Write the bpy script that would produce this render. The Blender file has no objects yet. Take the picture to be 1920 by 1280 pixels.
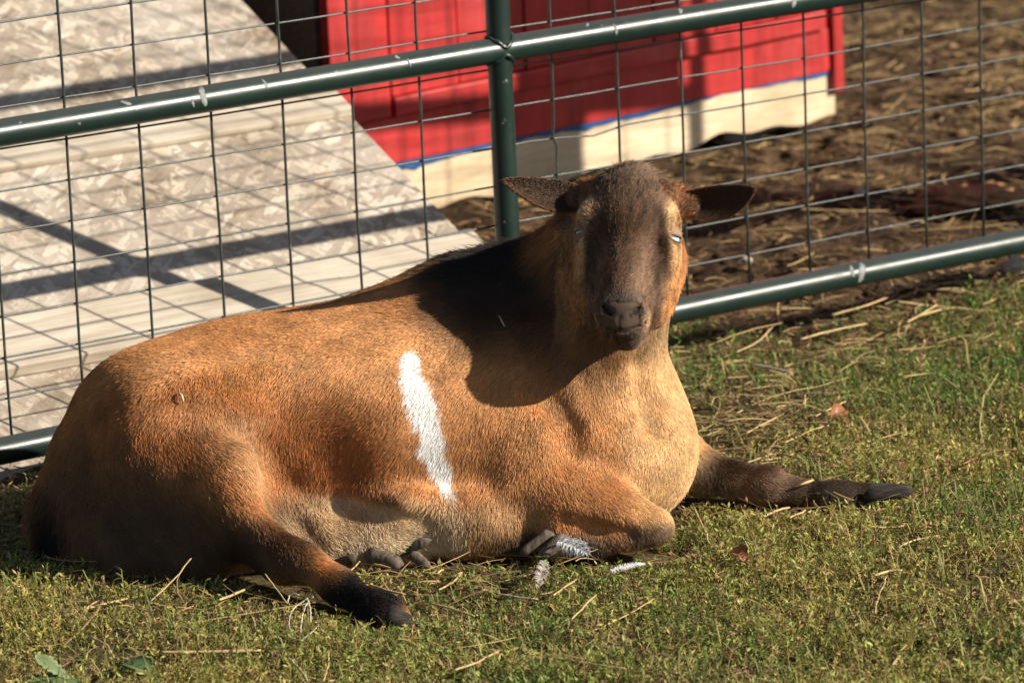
import bpy, bmesh, math, random
import numpy as np
from mathutils import Matrix, Vector

random.seed(7)
rng = np.random.default_rng(11)
scene = bpy.context.scene
col = scene.collection

# ------------------------------------------------------------------ camera
F_PX, PITCH, ROLL, CAM_H = 8598.7, 0.23586, 0.04519, 1.46
cp, sp, cr, sr = math.cos(PITCH), math.sin(PITCH), math.cos(ROLL), math.sin(ROLL)
cam_data = bpy.data.cameras.new('camera')
cam = bpy.data.objects.new('camera', cam_data)
col.objects.link(cam)
right0, up0, fwd0 = Vector((1, 0, 0)), Vector((0, sp, cp)), Vector((0, cp, -sp))
R_ = right0 * cr - up0 * sr
U_ = right0 * sr + up0 * cr
cam.matrix_world = Matrix(((R_.x, U_.x, -fwd0.x, 0), (R_.y, U_.y, -fwd0.y, 0),
                           (R_.z, U_.z, -fwd0.z, CAM_H), (0, 0, 0, 1)))
cam_data.sensor_width = 36
cam_data.lens = F_PX * 36 / 1920
cam_data.clip_start = 0.1
cam_data.clip_end = 500
cam_data.dof.use_dof = True
cam_data.dof.focus_distance = 5.18
cam_data.dof.aperture_fstop = 8.5
scene.camera = cam

# ------------------------------------------------------------------ light
# fence frame: u along the gate, n away from the camera, z up
TH = 0.581689
FD = np.array([math.cos(TH), math.sin(TH), 0.0])
FN = np.array([-math.sin(TH), math.cos(TH), 0.0])
F0 = np.array([0.00831, 5.79424, 0.0])
SUN_EL, SUN_AZ = math.radians(30.0), math.radians(36.0)
sun_h = math.sin(SUN_AZ) * FD - math.cos(SUN_AZ) * FN
SUN = np.array([sun_h[0] * math.cos(SUN_EL), sun_h[1] * math.cos(SUN_EL), math.sin(SUN_EL)])
world = bpy.data.worlds.new('World')
scene.world = world
world.use_nodes = True
wn = world.node_tree
sky = wn.nodes.new('ShaderNodeTexSky')
sky.sky_type = 'NISHITA'
sky.sun_disc = False
sky.sun_elevation = SUN_EL
sky.sun_rotation = math.atan2(SUN[0], SUN[1])
bg = wn.nodes['Background']
bg.inputs['Strength'].default_value = 0.052
wn.links.new(sky.outputs[0], bg.inputs['Color'])
sun_data = bpy.data.lights.new('sun', 'SUN')
sun_data.energy = 5.0
sun_data.angle = math.radians(0.65)
sun_data.color = (1.0, 0.91, 0.78)
sun = bpy.data.objects.new('sun', sun_data)
col.objects.link(sun)
sun.rotation_euler = Vector(SUN).to_track_quat('Z', 'Y').to_euler()
sun.location = (3, 2, 4)
scene.view_settings.view_transform = 'Standard'
scene.view_settings.look = 'None'
scene.view_settings.exposure = 0.70
scene.view_settings.gamma = 1.0
scene.view_settings.use_curve_mapping = False
scene.render.engine = 'CYCLES'
scene.cycles.use_denoising = True
scene.cycles.max_bounces = 6
scene.cycles.transparent_max_bounces = 8
try:
    scene.cycles_curves.shape = 'RIBBONS'
except Exception:
    pass


# ------------------------------------------------------------------ helpers
def pix_ray(x, y):
    xr, yr = x - 960.0, 640.0 - y
    a = xr * cr + yr * sr
    b = -xr * sr + yr * cr
    return np.array([a / F_PX, cp + b / F_PX * sp, -sp + b / F_PX * cp])


def W(x, y, Y):
    """the point seen at pixel x, y that lies at world depth Y"""
    d = pix_ray(x, y)
    return np.array([0, 0, CAM_H]) + d * (Y / d[1])


def GR(x, y, z=0.0):
    """the point seen at pixel x, y on the level z"""
    d = pix_ray(x, y)
    return np.array([0, 0, CAM_H]) + d * ((z - CAM_H) / d[2])


def FP(u, n, z):
    return F0 + FD * u + FN * n + np.array([0, 0, z])


def fuv(x, y, n):
    """u, z of the pixel on the plane parallel to the gate at distance n"""
    d = pix_ray(x, y)
    o = np.array([0, 0, CAM_H])
    t = np.dot(F0 + FN * n - o, FN) / np.dot(d, FN)
    P = o + d * t
    return float(np.dot(P - F0, FD)), float(P[2])


def link(o, parent=None):
    col.objects.link(o)
    if parent is not None:
        o.parent = parent
    return o


def tag(o, label=None, cat=None, group=None, kind=None):
    for k, v in (('label', label), ('category', cat), ('group', group), ('kind', kind)):
        if v:
            o[k] = v
    return o


def empty(name, loc=(0, 0, 0)):
    o = bpy.data.objects.new(name, None)
    o.location = loc
    o.empty_display_size = 0.05
    return link(o)


def child(o, root):
    """parent o to root and keep it where its world coordinates put it"""
    o.parent = root
    o.matrix_parent_inverse = Matrix.Translation(-root.location)
    return o


def np_mesh(name, verts, faces, mat, parent=None, cols=None, smooth=False, attr='col'):
    """verts (N,3); faces: (M,3) or (M,4) array or list of index lists"""
    me = bpy.data.meshes.new(name)
    if isinstance(faces, np.ndarray):
        k = faces.shape[1]
        me.vertices.add(len(verts))
        me.vertices.foreach_set('co', np.ascontiguousarray(verts, np.float32).ravel())
        me.loops.add(faces.size)
        me.loops.foreach_set('vertex_index', np.ascontiguousarray(faces, np.int32).ravel())
        me.polygons.add(len(faces))
        me.polygons.foreach_set('loop_start', np.arange(0, faces.size, k, dtype=np.int32))
        me.polygons.foreach_set('loop_total', np.full(len(faces), k, np.int32))
        me.update(calc_edges=True)
    else:
        me.from_pydata([tuple(v) for v in verts], [], faces)
    if cols is not None:
        a = me.attributes.new(attr, 'FLOAT_COLOR', 'POINT')
        c4 = np.ones((len(verts), 4), np.float32)
        c4[:, :3] = cols
        a.data.foreach_set('color', c4.ravel())
    if smooth:
        me.polygons.foreach_set('use_smooth', np.ones(len(me.polygons), bool))
    me.materials.append(mat)
    o = bpy.data.objects.new(name, me)
    link(o)
    if parent is not None:
        child(o, parent)
    return o


def bm_obj(name, bm, mat, parent=None, smooth=False):
    me = bpy.data.meshes.new(name)
    bm.normal_update()
    bm.to_mesh(me)
    bm.free()
    if smooth:
        me.polygons.foreach_set('use_smooth', np.ones(len(me.polygons), bool))
    me.materials.append(mat)
    o = link(bpy.data.objects.new(name, me))
    if parent is not None:
        child(o, parent)
    return o


def tube_data(path, radii, sides=12, cap=True):
    path = np.asarray(path, float)
    n = len(path)
    radii = np.broadcast_to(np.asarray(radii, float), (n,))
    tang = np.gradient(path, axis=0)
    tang /= np.linalg.norm(tang, axis=1)[:, None]
    ref = np.array([0, 0, 1.0]) if abs(tang[0][2]) < 0.9 else FD
    vs, fs = [], []
    for i in range(n):
        a = np.cross(tang[i], ref)
        a /= np.linalg.norm(a)
        b = np.cross(tang[i], a)
        for k in range(sides):
            t = 2 * math.pi * k / sides
            vs.append(path[i] + radii[i] * (math.cos(t) * a + math.sin(t) * b))
    for i in range(n - 1):
        for k in range(sides):
            k2 = (k + 1) % sides
            fs.append([i * sides + k, i * sides + k2, (i + 1) * sides + k2, (i + 1) * sides + k])
    if cap:
        fs.append(list(range(sides))[::-1])
        fs.append([(n - 1) * sides + k for k in range(sides)])
    return vs, fs


def tube(name, path, radii, mat, parent=None, sides=12, smooth=True):
    v, f = tube_data(path, radii, sides)
    return np_mesh(name, v, f, mat, parent, smooth=smooth)


def board(name, origin, ax, ay, az, mat, parent=None, bevel=0.003, rough=0.0):
    """a plank: origin corner, three edge vectors; bevelled, its corners a little uneven"""
    bm = bmesh.new()
    origin, ax, ay, az = [np.asarray(q, float) for q in (origin, ax, ay, az)]
    nseg = 1 if rough == 0 else 10
    vs = {}
    for i in range(nseg + 1):
        for j in (0, 1):
            for k in (0, 1):
                p = origin + ax * i / nseg + ay * j + az * k
                if rough:
                    p = p + rng.normal(0, rough, 3)
                vs[i, j, k] = bm.verts.new(p)
    for i in range(nseg):
        ring0 = [vs[i, 0, 0], vs[i, 1, 0], vs[i, 1, 1], vs[i, 0, 1]]
        ring1 = [vs[i + 1, 0, 0], vs[i + 1, 1, 0], vs[i + 1, 1, 1], vs[i + 1, 0, 1]]
        for a in range(4):
            b = (a + 1) % 4
            bm.faces.new((ring0[a], ring0[b], ring1[b], ring1[a]))
    bm.faces.new([vs[0, 0, 1], vs[0, 1, 1], vs[0, 1, 0], vs[0, 0, 0]])
    bm.faces.new([vs[nseg, 0, 0], vs[nseg, 1, 0], vs[nseg, 1, 1], vs[nseg, 0, 1]])
    bmesh.ops.recalc_face_normals(bm, faces=bm.faces)
    if bevel:
        ed = [e for e in bm.edges if e.is_manifold and e.calc_face_angle(0) > 1.0]
        bmesh.ops.bevel(bm, geom=ed, offset=bevel, segments=2, affect='EDGES', profile=0.6)
    return bm_obj(name, bm, mat, parent)


class Noise3:
    def __init__(self, seed):
        self.t = np.random.default_rng(seed).uniform(-1, 1, (32, 32, 32)).astype(np.float32)

    def __call__(self, P, scale):
        q = np.asarray(P, np.float32) * scale
        i = np.floor(q).astype(np.int64)
        f = q - i
        f = f * f * (3 - 2 * f)
        r = np.zeros(len(q), np.float32)
        for dx in (0, 1):
            wx = f[:, 0] if dx else 1 - f[:, 0]
            for dy in (0, 1):
                wy = f[:, 1] if dy else 1 - f[:, 1]
                for dz in (0, 1):
                    wz = f[:, 2] if dz else 1 - f[:, 2]
                    r += wx * wy * wz * self.t[(i[:, 0] + dx) % 32, (i[:, 1] + dy) % 32, (i[:, 2] + dz) % 32]
        return r


NS = [Noise3(s) for s in range(6)]


# ------------------------------------------------------------------ materials
def material(name):
    m = bpy.data.materials.new(name)
    m.use_nodes = True
    nt = m.node_tree
    return m, nt, nt.nodes['Principled BSDF']


def N(nt, typ, **kw):
    n = nt.nodes.new('ShaderNode' + typ)
    for k, v in kw.items():
        if k in n.inputs.keys() if isinstance(k, str) else False:
            n.inputs[k].default_value = v
        else:
            setattr(n, k, v)
    return n


def ramp(nt, src, stops):
    n = nt.nodes.new('ShaderNodeValToRGB')
    e = n.color_ramp.elements
    while len(e) < len(stops):
        e.new(0.5)
    for i, (p, c) in enumerate(stops):
        e[i].position = p
        e[i].color = (*c, 1)
    nt.links.new(src, n.inputs[0])
    return n.outputs[0]


def mixc(nt, fac, a, b, mode='MIX'):
    n = nt.nodes.new('ShaderNodeMix')
    n.data_type = 'RGBA'
    n.blend_type = mode
    for sock, v in ((n.inputs[0], fac), (n.inputs[6], a), (n.inputs[7], b)):
        if hasattr(v, 'is_linked'):
            nt.links.new(v, sock)
        elif isinstance(v, tuple):
            sock.default_value = (*v, 1)
        else:
            sock.default_value = v
    return n.outputs[2]


def noise(nt, vec, scale, detail=4, rough=0.55):
    n = nt.nodes.new('ShaderNodeTexNoise')
    n.inputs['Scale'].default_value = scale
    n.inputs['Detail'].default_value = detail
    n.inputs['Roughness'].default_value = rough
    if vec is not None:
        nt.links.new(vec, n.inputs['Vector'])
    return n.outputs['Fac']


def coords(nt, scale=(1, 1, 1), rot=(0, 0, 0), kind='Object'):
    tc = nt.nodes.new('ShaderNodeTexCoord')
    mp = nt.nodes.new('ShaderNodeMapping')
    mp.vector_type = 'TEXTURE'                    # turn first, then stretch
    mp.inputs['Scale'].default_value = tuple(1.0 / q for q in scale)
    mp.inputs['Rotation'].default_value = rot
    nt.links.new(tc.outputs[kind], mp.inputs['Vector'])
    return mp.outputs['Vector']


def bump(nt, bsdf, h, strength, dist):
    b = nt.nodes.new('ShaderNodeBump')
    b.inputs['Strength'].default_value = strength
    b.inputs['Distance'].default_value = dist
    nt.links.new(h, b.inputs['Height'])
    nt.links.new(b.outputs[0], bsdf.inputs['Normal'])


def attr_material(name, rough=0.6, spec=0.3, trans=0.0, attr='col'):
    m, nt, b = material(name)
    a = nt.nodes.new('ShaderNodeAttribute')
    a.attribute_name = attr
    nt.links.new(a.outputs['Color'], b.inputs['Base Color'])
    b.inputs['Roughness'].default_value = rough
    b.inputs['Specular IOR Level'].default_value = spec
    if trans:
        t = nt.nodes.new('ShaderNodeBsdfTranslucent')
        nt.links.new(a.outputs['Color'], t.inputs['Color'])
        mx = nt.nodes.new('ShaderNodeMixShader')
        mx.inputs[0].default_value = trans
        nt.links.new(b.outputs[0], mx.inputs[1])
        nt.links.new(t.outputs[0], mx.inputs[2])
        nt.links.new(mx.outputs[0], nt.nodes['Material Output'].inputs[0])
    return m


def make_paint():
    m, nt, b = material('green_gate_paint')
    v = coords(nt)
    base = ramp(nt, noise(nt, v, 6, 3), [(0.3, (0.007, 0.018, 0.0155)), (0.7, (0.011, 0.026, 0.022))])
    # rub marks and droppings, dust on top
    s1 = ramp(nt, noise(nt, coords(nt, (1, 1, 1.6)), 13, 5, 0.6), [(0.70, (0, 0, 0)), (0.755, (1, 1, 1))])
    s2 = ramp(nt, noise(nt, v, 70, 3, 0.6), [(0.70, (0, 0, 0)), (0.76, (1, 1, 1))])
    c = mixc(nt, s1, base, (0.33, 0.34, 0.33))
    c = mixc(nt, s2, c, (0.22, 0.23, 0.22))
    geo = nt.nodes.new('ShaderNodeNewGeometry')
    sep = nt.nodes.new('ShaderNodeSeparateXYZ')
    nt.links.new(geo.outputs['Normal'], sep.inputs[0])
    top = ramp(nt, sep.outputs['Z'], [(0.6, (0, 0, 0)), (1.0, (0.34, 0.34, 0.34))])
    c = mixc(nt, top, c, (0.13, 0.12, 0.11))
    nt.links.new(c, b.inputs['Base Color'])
    r = ramp(nt, noise(nt, v, 30, 4), [(0.3, (0.27, 0.27, 0.27)), (0.75, (0.44, 0.44, 0.44))])
    nt.links.new(r, b.inputs['Roughness'])
    bump(nt, b, noise(nt, v, 90, 3), 0.08, 0.002)
    return m


def make_wire():
    m, nt, b = material('galvanised_wire')
    v = coords(nt)
    c = ramp(nt, noise(nt, v, 45, 4), [(0.35, (0.018, 0.030, 0.027)), (0.62, (0.05, 0.06, 0.055)), (0.75, (0.16, 0.16, 0.15))])
    nt.links.new(c, b.inputs['Base Color'])
    b.inputs['Roughness'].default_value = 0.36
    bump(nt, b, noise(nt, v, 160, 3), 0.2, 0.001)
    return m


def make_osb():
    m, nt, b = material('weathered_chipboard')
    out = hh = None
    PAL = [(0.0, (0.19, 0.135, 0.09)), (0.22, (0.37, 0.31, 0.24)), (0.45, (0.29, 0.24, 0.19)), (0.62, (0.46, 0.40, 0.31)),
           (0.82, (0.60, 0.54, 0.45)), (1.0, (0.37, 0.23, 0.125))]
    for i, (ang, sc) in enumerate(((0.2, (26, 120, 60)), (1.15, (30, 130, 60)), (-0.75, (22, 110, 60)), (1.9, (32, 120, 60)), (0.65, (18, 90, 60)))):
        v = coords(nt, sc, (0, 0, ang + 0.58))
        # ragged flakes: the cell coordinates are warped
        wn_ = nt.nodes.new('ShaderNodeTexNoise')
        wn_.inputs['Scale'].default_value = 0.9
        nt.links.new(v, wn_.inputs['Vector'])
        ad = nt.nodes.new('ShaderNodeVectorMath')
        ad.operation = 'ADD'
        nt.links.new(v, ad.inputs[0])
        nt.links.new(wn_.outputs['Color'], ad.inputs[1])
        vo = nt.nodes.new('ShaderNodeTexVoronoi')
        vo.inputs['Scale'].default_value = 1.0
        nt.links.new(ad.outputs[0], vo.inputs['Vector'])
        sepc = nt.nodes.new('ShaderNodeSeparateColor')
        nt.links.new(vo.outputs['Color'], sepc.inputs[0])
        grain = noise(nt, coords(nt, (sc[0] * 1.5, sc[1] * 4, 60), (0, 0, ang + 0.58)), 1.0, 3)
        ma = nt.nodes.new('ShaderNodeMath')
        ma.operation = 'MULTIPLY_ADD'
        ma.inputs[1].default_value = 0.55
        nt.links.new(grain, ma.inputs[0])
        mb = nt.nodes.new('ShaderNodeMath')
        mb.operation = 'MULTIPLY_ADD'
        mb.inputs[1].default_value = 0.8
        mb.inputs[2].default_value = -0.17
        nt.links.new(sepc.outputs[0], mb.inputs[0])
        nt.links.new(mb.outputs[0], ma.inputs[2])
        c = ramp(nt, ma.outputs[0], PAL)
        if out is None:
            out, hh = c, sepc.outputs[1]
        else:
            g = nt.nodes.new('ShaderNodeMath')
            g.operation = 'GREATER_THAN'
            g.inputs[1].default_value = 0.62
            nt.links.new(sepc.outputs[2], g.inputs[0])
            out = mixc(nt, g.outputs[0], out, c)
            mx = nt.nodes.new('ShaderNodeMix')
            nt.links.new(g.outputs[0], mx.inputs[0])
            nt.links.new(hh, mx.inputs[2])
            nt.links.new(sepc.outputs[1], mx.inputs[3])
            hh = mx.outputs[0]
    v = coords(nt)
    grey = ramp(nt, noise(nt, v, 3.2, 5, 0.65), [(0.38, (0, 0, 0)), (0.66, (0.8, 0.8, 0.8))])
    out = mixc(nt, grey, out, mixc(nt, 0.55, out, (0.47, 0.43, 0.385)))
    stain = ramp(nt, noise(nt, v, 7.5, 6, 0.65), [(0.44, (1, 1, 1)), (0.70, (0.52, 0.46, 0.41))])
    out = mixc(nt, 0.9, out, stain, 'MULTIPLY')
    scr = ramp(nt, noise(nt, coords(nt, (9, 55, 10), (0, 0, -0.25)), 4, 4, 0.65), [(0.655, (0, 0, 0)), (0.70, (0.8, 0.8, 0.8))])
    out = mixc(nt, scr, out, (0.13, 0.11, 0.10))
    nt.links.new(out, b.inputs['Base Color'])
    b.inputs['Roughness'].default_value = 0.85
    b.inputs['Specular IOR Level'].default_value = 0.15
    bump(nt, b, hh, 0.5, 0.003)
    return m


def make_wood(name, dark, light, rot=0.58, grain=(3, 60, 60), dirt=(0.7, 0.66, 0.6)):
    m, nt, b = material(name)
    g = noise(nt, coords(nt, grain, (0, 0, rot)), 2.2, 6, 0.6)
    c = ramp(nt, g, [(0.28, dark), (0.72, light)])
    st = ramp(nt, noise(nt, coords(nt), 6, 5, 0.6), [(0.4, (1, 1, 1)), (0.72, dirt)])
    c = mixc(nt, 1.0, c, st, 'MULTIPLY')
    spots = ramp(nt, noise(nt, coords(nt), 28, 2), [(0.72, (0, 0, 0)), (0.78, (1, 1, 1))])
    c = mixc(nt, spots, c, tuple(q * 0.45 for q in dark))
    nt.links.new(c, b.inputs['Base Color'])
    b.inputs['Roughness'].default_value = 0.8
    b.inputs['Specular IOR Level'].default_value = 0.2
    bump(nt, b, g, 0.5, 0.002)
    return m


def make_red():
    m, nt, b = material('red_barn_paint')
    g = noise(nt, coords(nt, (4, 4, 50)), 2, 5, 0.6)
    c = ramp(nt, g, [(0.3, (0.36, 0.012, 0.013)), (0.7, (0.46, 0.022, 0.020))])
    w = ramp(nt, noise(nt, coords(nt), 7, 6, 0.62), [(0.5, (0, 0, 0)), (0.75, (0.5, 0.5, 0.5))])
    c = mixc(nt, w, c, (0.52, 0.085, 0.08))
    dk = ramp(nt, noise(nt, coords(nt, (22, 22, 2.5)), 1.6, 5, 0.65), [(0.42, (1, 1, 1)), (0.72, (0.55, 0.50, 0.50))])
    c = mixc(nt, 1.0, c, dk, 'MULTIPLY')
    ch = ramp(nt, noise(nt, coords(nt, (1, 1, 2.0)), 16, 6, 0.7), [(0.705, (0, 0, 0)), (0.725, (1, 1, 1))])
    c = mixc(nt, ch, c, (0.50, 0.33, 0.24))
    nl = ramp(nt, noise(nt, coords(nt), 42, 1, 0.4), [(0.80, (0, 0, 0)), (0.83, (1, 1, 1))])
    c = mixc(nt, nl, c, (0.05, 0.01, 0.01))
    nt.links.new(c, b.inputs['Base Color'])
    b.inputs['Roughness'].default_value = 0.5
    bump(nt, b, g, 0.25, 0.002)
    return m


def make_plain(name, c, rough=0.6, spec=0.3, var=0.25, scale=25):
    m, nt, b = material(name)
    k = noise(nt, coords(nt), scale, 4)
    cc = ramp(nt, k, [(0.3, tuple(q * (1 - var) for q in c)), (0.7, tuple(min(1, q * (1 + var)) for q in c))])
    nt.links.new(cc, b.inputs['Base Color'])
    b.inputs['Roughness'].default_value = rough
    b.inputs['Specular IOR Level'].default_value = spec
    bump(nt, b, k, 0.3, 0.002)
    return m


M_PAINT, M_WIRE, M_OSB, M_RED = make_paint(), make_wire(), make_osb(), make_red()
M_CLEAT = make_wood('pale_weathered_board', (0.36, 0.31, 0.245), (0.57, 0.51, 0.42), dirt=(0.70, 0.66, 0.60))
M_CREAM = make_wood('bare_pine_board', (0.55, 0.43, 0.28), (0.72, 0.60, 0.43))
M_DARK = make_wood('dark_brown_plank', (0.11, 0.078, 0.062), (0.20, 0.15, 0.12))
M_BLUE = make_plain('blue_paint', (0.02, 0.075, 0.21), 0.5)
M_BLOCK = make_plain('grey_block', (0.22, 0.2, 0.18), 0.9)
M_SOIL = attr_material('trodden_soil', 0.95, 0.1)
_nt = M_SOIL.node_tree
_b = _nt.nodes['Principled BSDF']
_src = _b.inputs['Base Color'].links[0].from_socket
_fl = ramp(_nt, noise(_nt, coords(_nt), 130, 5, 0.7), [(0.30, (0.35, 0.33, 0.30)), (0.55, (1.0, 1.0, 1.0)), (0.72, (2.1, 1.9, 1.6))])
_nt.links.new(mixc(_nt, 1.0, _src, _fl, 'MULTIPLY'), _b.inputs['Base Color'])
bump(_nt, _b, noise(_nt, coords(_nt), 170, 5, 0.7), 0.9, 0.004)
M_LEAF = attr_material('small_leaf', 0.55, 0.25, 0.25)
M_STRAW = attr_material('dry_straw', 0.55, 0.3, 0.12)


# ------------------------------------------------------------------ ground
def front_mask(P):
    """1 on the grass side, 0 in the pen behind the gate, ragged edge"""
    d = (P - F0) @ FN
    nz = NS[0](P * [1, 1, 0], 5.0) * 0.10 + NS[1](P * [1, 1, 0], 14.0) * 0.06
    u = (P - F0) @ FD
    edge = 0.10 - 0.10 * np.clip(0.2 - u, 0, 1.5) - 0.34 * np.clip(u - 0.38, 0, 1) + nz
    return np.clip((edge - d) / 0.10 + 0.5, 0, 1)


def ground_h(P):
    Q = np.asarray(P) * [1, 1, 0]
    fm = front_mask(Q)
    d = (Q - F0) @ FN
    h = NS[2](Q, 2.2) * 0.010 + NS[3](Q, 9.0) * 0.006
    rough = NS[4](Q, 16.0) * 0.013 + NS[5](Q, 34.0) * 0.008 + NS[1](Q, 80.0) * 0.004
    h = h + rough * (0.30 + 0.70 * (1 - fm))
    # the pit worn under the gate is shallow; the pen mounds gently at the back
    h = h + np.clip(d - 0.9, 0, 3) * 0.010
    near = np.exp(-((Q[:, 0] + 0.1) / 0.6) ** 2 - ((Q[:, 1] - 5.1) / 0.3) ** 2)
    return (h - 0.008) * (1 - 0.7 * near)


def axis_pts(fine_lo, fine_hi, step, far):
    mid = np.arange(fine_lo, fine_hi + step / 2, step)
    g = [step]
    while sum(g) < far:
        g.append(g[-1] * 1.35)
    ext = np.cumsum(g)
    return np.concatenate([(fine_lo - ext)[::-1], mid, fine_hi + ext])


gx = axis_pts(-1.6, 2.2, 0.012, 150)
gy = axis_pts(4.0, 9.6, 0.014, 150)
GX, GY = np.meshgrid(gx, gy, indexing='ij')
GP = np.stack([GX.ravel(), GY.ravel(), np.zeros(GX.size)], 1)
GP[:, 2] = ground_h(GP)
far = np.clip(np.maximum(np.abs(GP[:, 0]) - 2.5, np.abs(GP[:, 1] - 6.8) - 3.2), 0, 2) / 2
GP[:, 2] *= (1 - far)
ni, nj = GX.shape
idx = np.arange(ni * nj).reshape(ni, nj)
gf = np.stack([idx[:-1, :-1].ravel(), idx[1:, :-1].ravel(), idx[1:, 1:].ravel(), idx[:-1, 1:].ravel()], 1)
fm = front_mask(GP)[:, None]
n1 = (NS[2](GP, 23.0) * 0.5 + 0.5)[:, None]
n2 = (NS[3](GP, 60.0) * 0.5 + 0.5)[:, None]
c_pen = np.array([0.062, 0.040, 0.023]) * (0.55 + 0.9 * n1) + np.array([0.05, 0.033, 0.018]) * (n2 > 0.72)
c_grass = np.array([0.085, 0.062, 0.032]) * (0.6 + 0.8 * n1) + np.array([0.012, 0.02, 0.0]) * n2
g_ob = np_mesh('ground', GP, gf, M_SOIL, cols=c_pen * (1 - fm) + c_grass * fm, smooth=True)
tag(g_ob, 'trodden brown earth under the grass and in the pen', 'ground', kind='structure')


# ------------------------------------------------------------------ gate
R_RAIL = 0.0168
gate = empty('metal_gate', FP(-0.02, -0.018, 0.0))
tag(gate, 'dark green tubular metal gate filled with welded wire mesh behind the goat', 'gate')
U0, U1 = -1.92, 1.88
NR = -0.0185
RAILS = [0.068, 0.454, 0.89, 1.27]


def sag(u):
    return 0.004 * math.sin(u * 1.7 + 0.6)


for z in RAILS:
    us = np.linspace(U0, U1, 40)
    tube('rail', [FP(u, NR, z + sag(u)) for u in us], R_RAIL, M_PAINT, gate, 24)
for u, nm in ((U0, 'end_upright'), (-0.021, 'centre_upright'), (U1, 'end_upright')):
    zs = np.linspace(RAILS[0], RAILS[-1] + 0.03, 30)
    post = tube(nm, [FP(u, NR + 0.0008, z + sag(u)) for z in zs], 0.0158, M_PAINT, gate, 24)
    for z in RAILS:
        for s in (-1, 1):
            # weld bead round the saddle joint
            pts = []
            for k in range(25):
                t = 2 * math.pi * k / 24
                du, dn = 0.0172 * math.cos(t), 0.0172 * math.sin(t)
                dz = math.sqrt(max(R_RAIL ** 2 - dn ** 2 * 0.9, 1e-6))
                wob = 0.0012 * math.sin(7 * t + z * 9)
                pts.append(FP(u + du, NR + dn, z + sag(u) + s * (dz + 0.001 + wob)))
            v, f = tube_data(pts, [0.0026 + 0.0007 * math.sin(11 * k) for k in range(25)], 6, False)
            np_mesh('weld_bead', v, f, M_PAINT, gate, smooth=True)
M_DROP = make_plain('chalky_white_smear', (0.20, 0.21, 0.205), 0.7, 0.3, 0.5, 160)


def smear(u, z, width, a0, a1, seed):
    """a dried splash running round the rail from angle a0 to a1 (0 = towards the viewer, up positive)"""
    r2 = np.random.default_rng(seed)
    m = 14
    vs, fs = [], []
    for lay in (0.0002, 0.0011):
        for i in range(m):
            t = i / (m - 1)
            a = a0 + (a1 - a0) * t
            w = width * (0.25 + math.sin(math.pi * t) ** 0.5 * r2.uniform(0.5, 1.0)) * 0.5
            c = u + width * 0.4 * math.sin(3 * t + seed)
            for q in (-1, 0, 1):
                rr = R_RAIL + (lay if q == 0 else 0.0002)
                vs.append(FP(c + q * w, NR - rr * math.cos(a), z + sag(u) + rr * math.sin(a)))
    for i in range(m - 1):
        for q in range(2):
            a = m * 3 + i * 3 + q
            fs.append([a, a + 1, a + 4, a + 3])
    np_mesh('dried_splash', vs, fs, M_DROP, gate, smooth=True)


for k_, (x, y, rail, wd_, a0, a1) in enumerate((
        (385, 160, 1, 0.008, 1.35, -0.35), (362, 185, 1, 0.003, 0.4, -0.3), (240, 182, 1, 0.008, 1.2, 0.65), (1154, 50, 1, 0.004, 0.75, -0.15),
        (1280, 12, 1, 0.006, 1.2, 0.7), (1618, 515, 0, 0.011, 1.2, -0.5), (1602, 512, 0, 0.006, 1.1, 0.1), (752, 104, 1, 0.005, 1.2, 0.8),
        (768, 118, 1, 0.003, 0.7, 0.0), (498, 150, 1, 0.004, 1.0, 0.2), (1487, 5, 1, 0.006, 0.6, -0.3), (1108, 35, 1, 0.005, 1.3, 0.9))):
    smear(fuv(x, y, NR - R_RAIL)[0], RAILS[rail], wd_, a0, a1, k_ + 3)
ZR5 = 0.32539
c_lo, c_hi = -11, 24
for c in range(c_lo, c_hi + 1):
    if abs(c - 6.1) < 0.3 or c == 6:
        continue
    u = (c - 6.3) * 0.1016
    if not (U0 + 0.03 < u < U1 - 0.02):
        continue
    j = rng.normal(0, 0.0009, 12)
    zs = np.linspace(RAILS[0], RAILS[-1], 12)
    pts = [FP(u + j[i], 0.0003, zs[i] + sag(u)) for i in range(12)]
    if c == 7:
        zz = [0.068, 0.20, 0.285, 0.312, 0.326, 0.345, 0.40, 0.6, 0.9, 1.27]
        dd = [0, 0.0, 0.001, 0.002, -0.004, -0.001, 0.0, 0, 0, 0]
        pts = [FP(u + d, 0.0003, z + sag(u)) for z, d in zip(zz, dd)]
    tube('mesh_wire', pts, 0.0018, M_WIRE, gate, 7)
for r in range(-15, 11):
    z = ZR5 - (r - 5) * 0.0508
    if not (RAILS[0] + 0.02 < z < RAILS[-1] - 0.015):
        continue
    us = np.linspace(U0, U1, 75)
    j = np.convolve(rng.normal(0, 0.0012, 79), np.ones(5) / 5, 'valid')
    kk = -0.013 * np.exp(-((us - 0.115) / 0.025) ** 2) if r == 5 else np.zeros(75)
    tube('mesh_wire', [FP(us[i], 0.0037 if r != 3 else 0.0037, z + sag(us[i]) * 0 + j[i] + kk[i]) for i in range(75)],
         0.00135, M_WIRE, gate, 6)


# ------------------------------------------------------------------ ramp
AL, D0 = math.radians(25), 0.075
slope = FN * math.cos(AL) + np.array([0, 0, math.sin(AL)])
rn = -FN * math.sin(AL) + np.array([0, 0, math.cos(AL)])
P_foot = FP(0, D0, 0.0)


def ramp_s(x, y):
    """distance up the ramp surface of the point seen at pixel x, y and its u"""
    d = pix_ray(x, y)
    o = np.array([0, 0, CAM_H])
    t = np.dot(P_foot - o, rn) / np.dot(d, rn)
    P = o + d * t - P_foot
    return float(np.dot(P, slope)), float(np.dot(P, FD))


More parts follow.
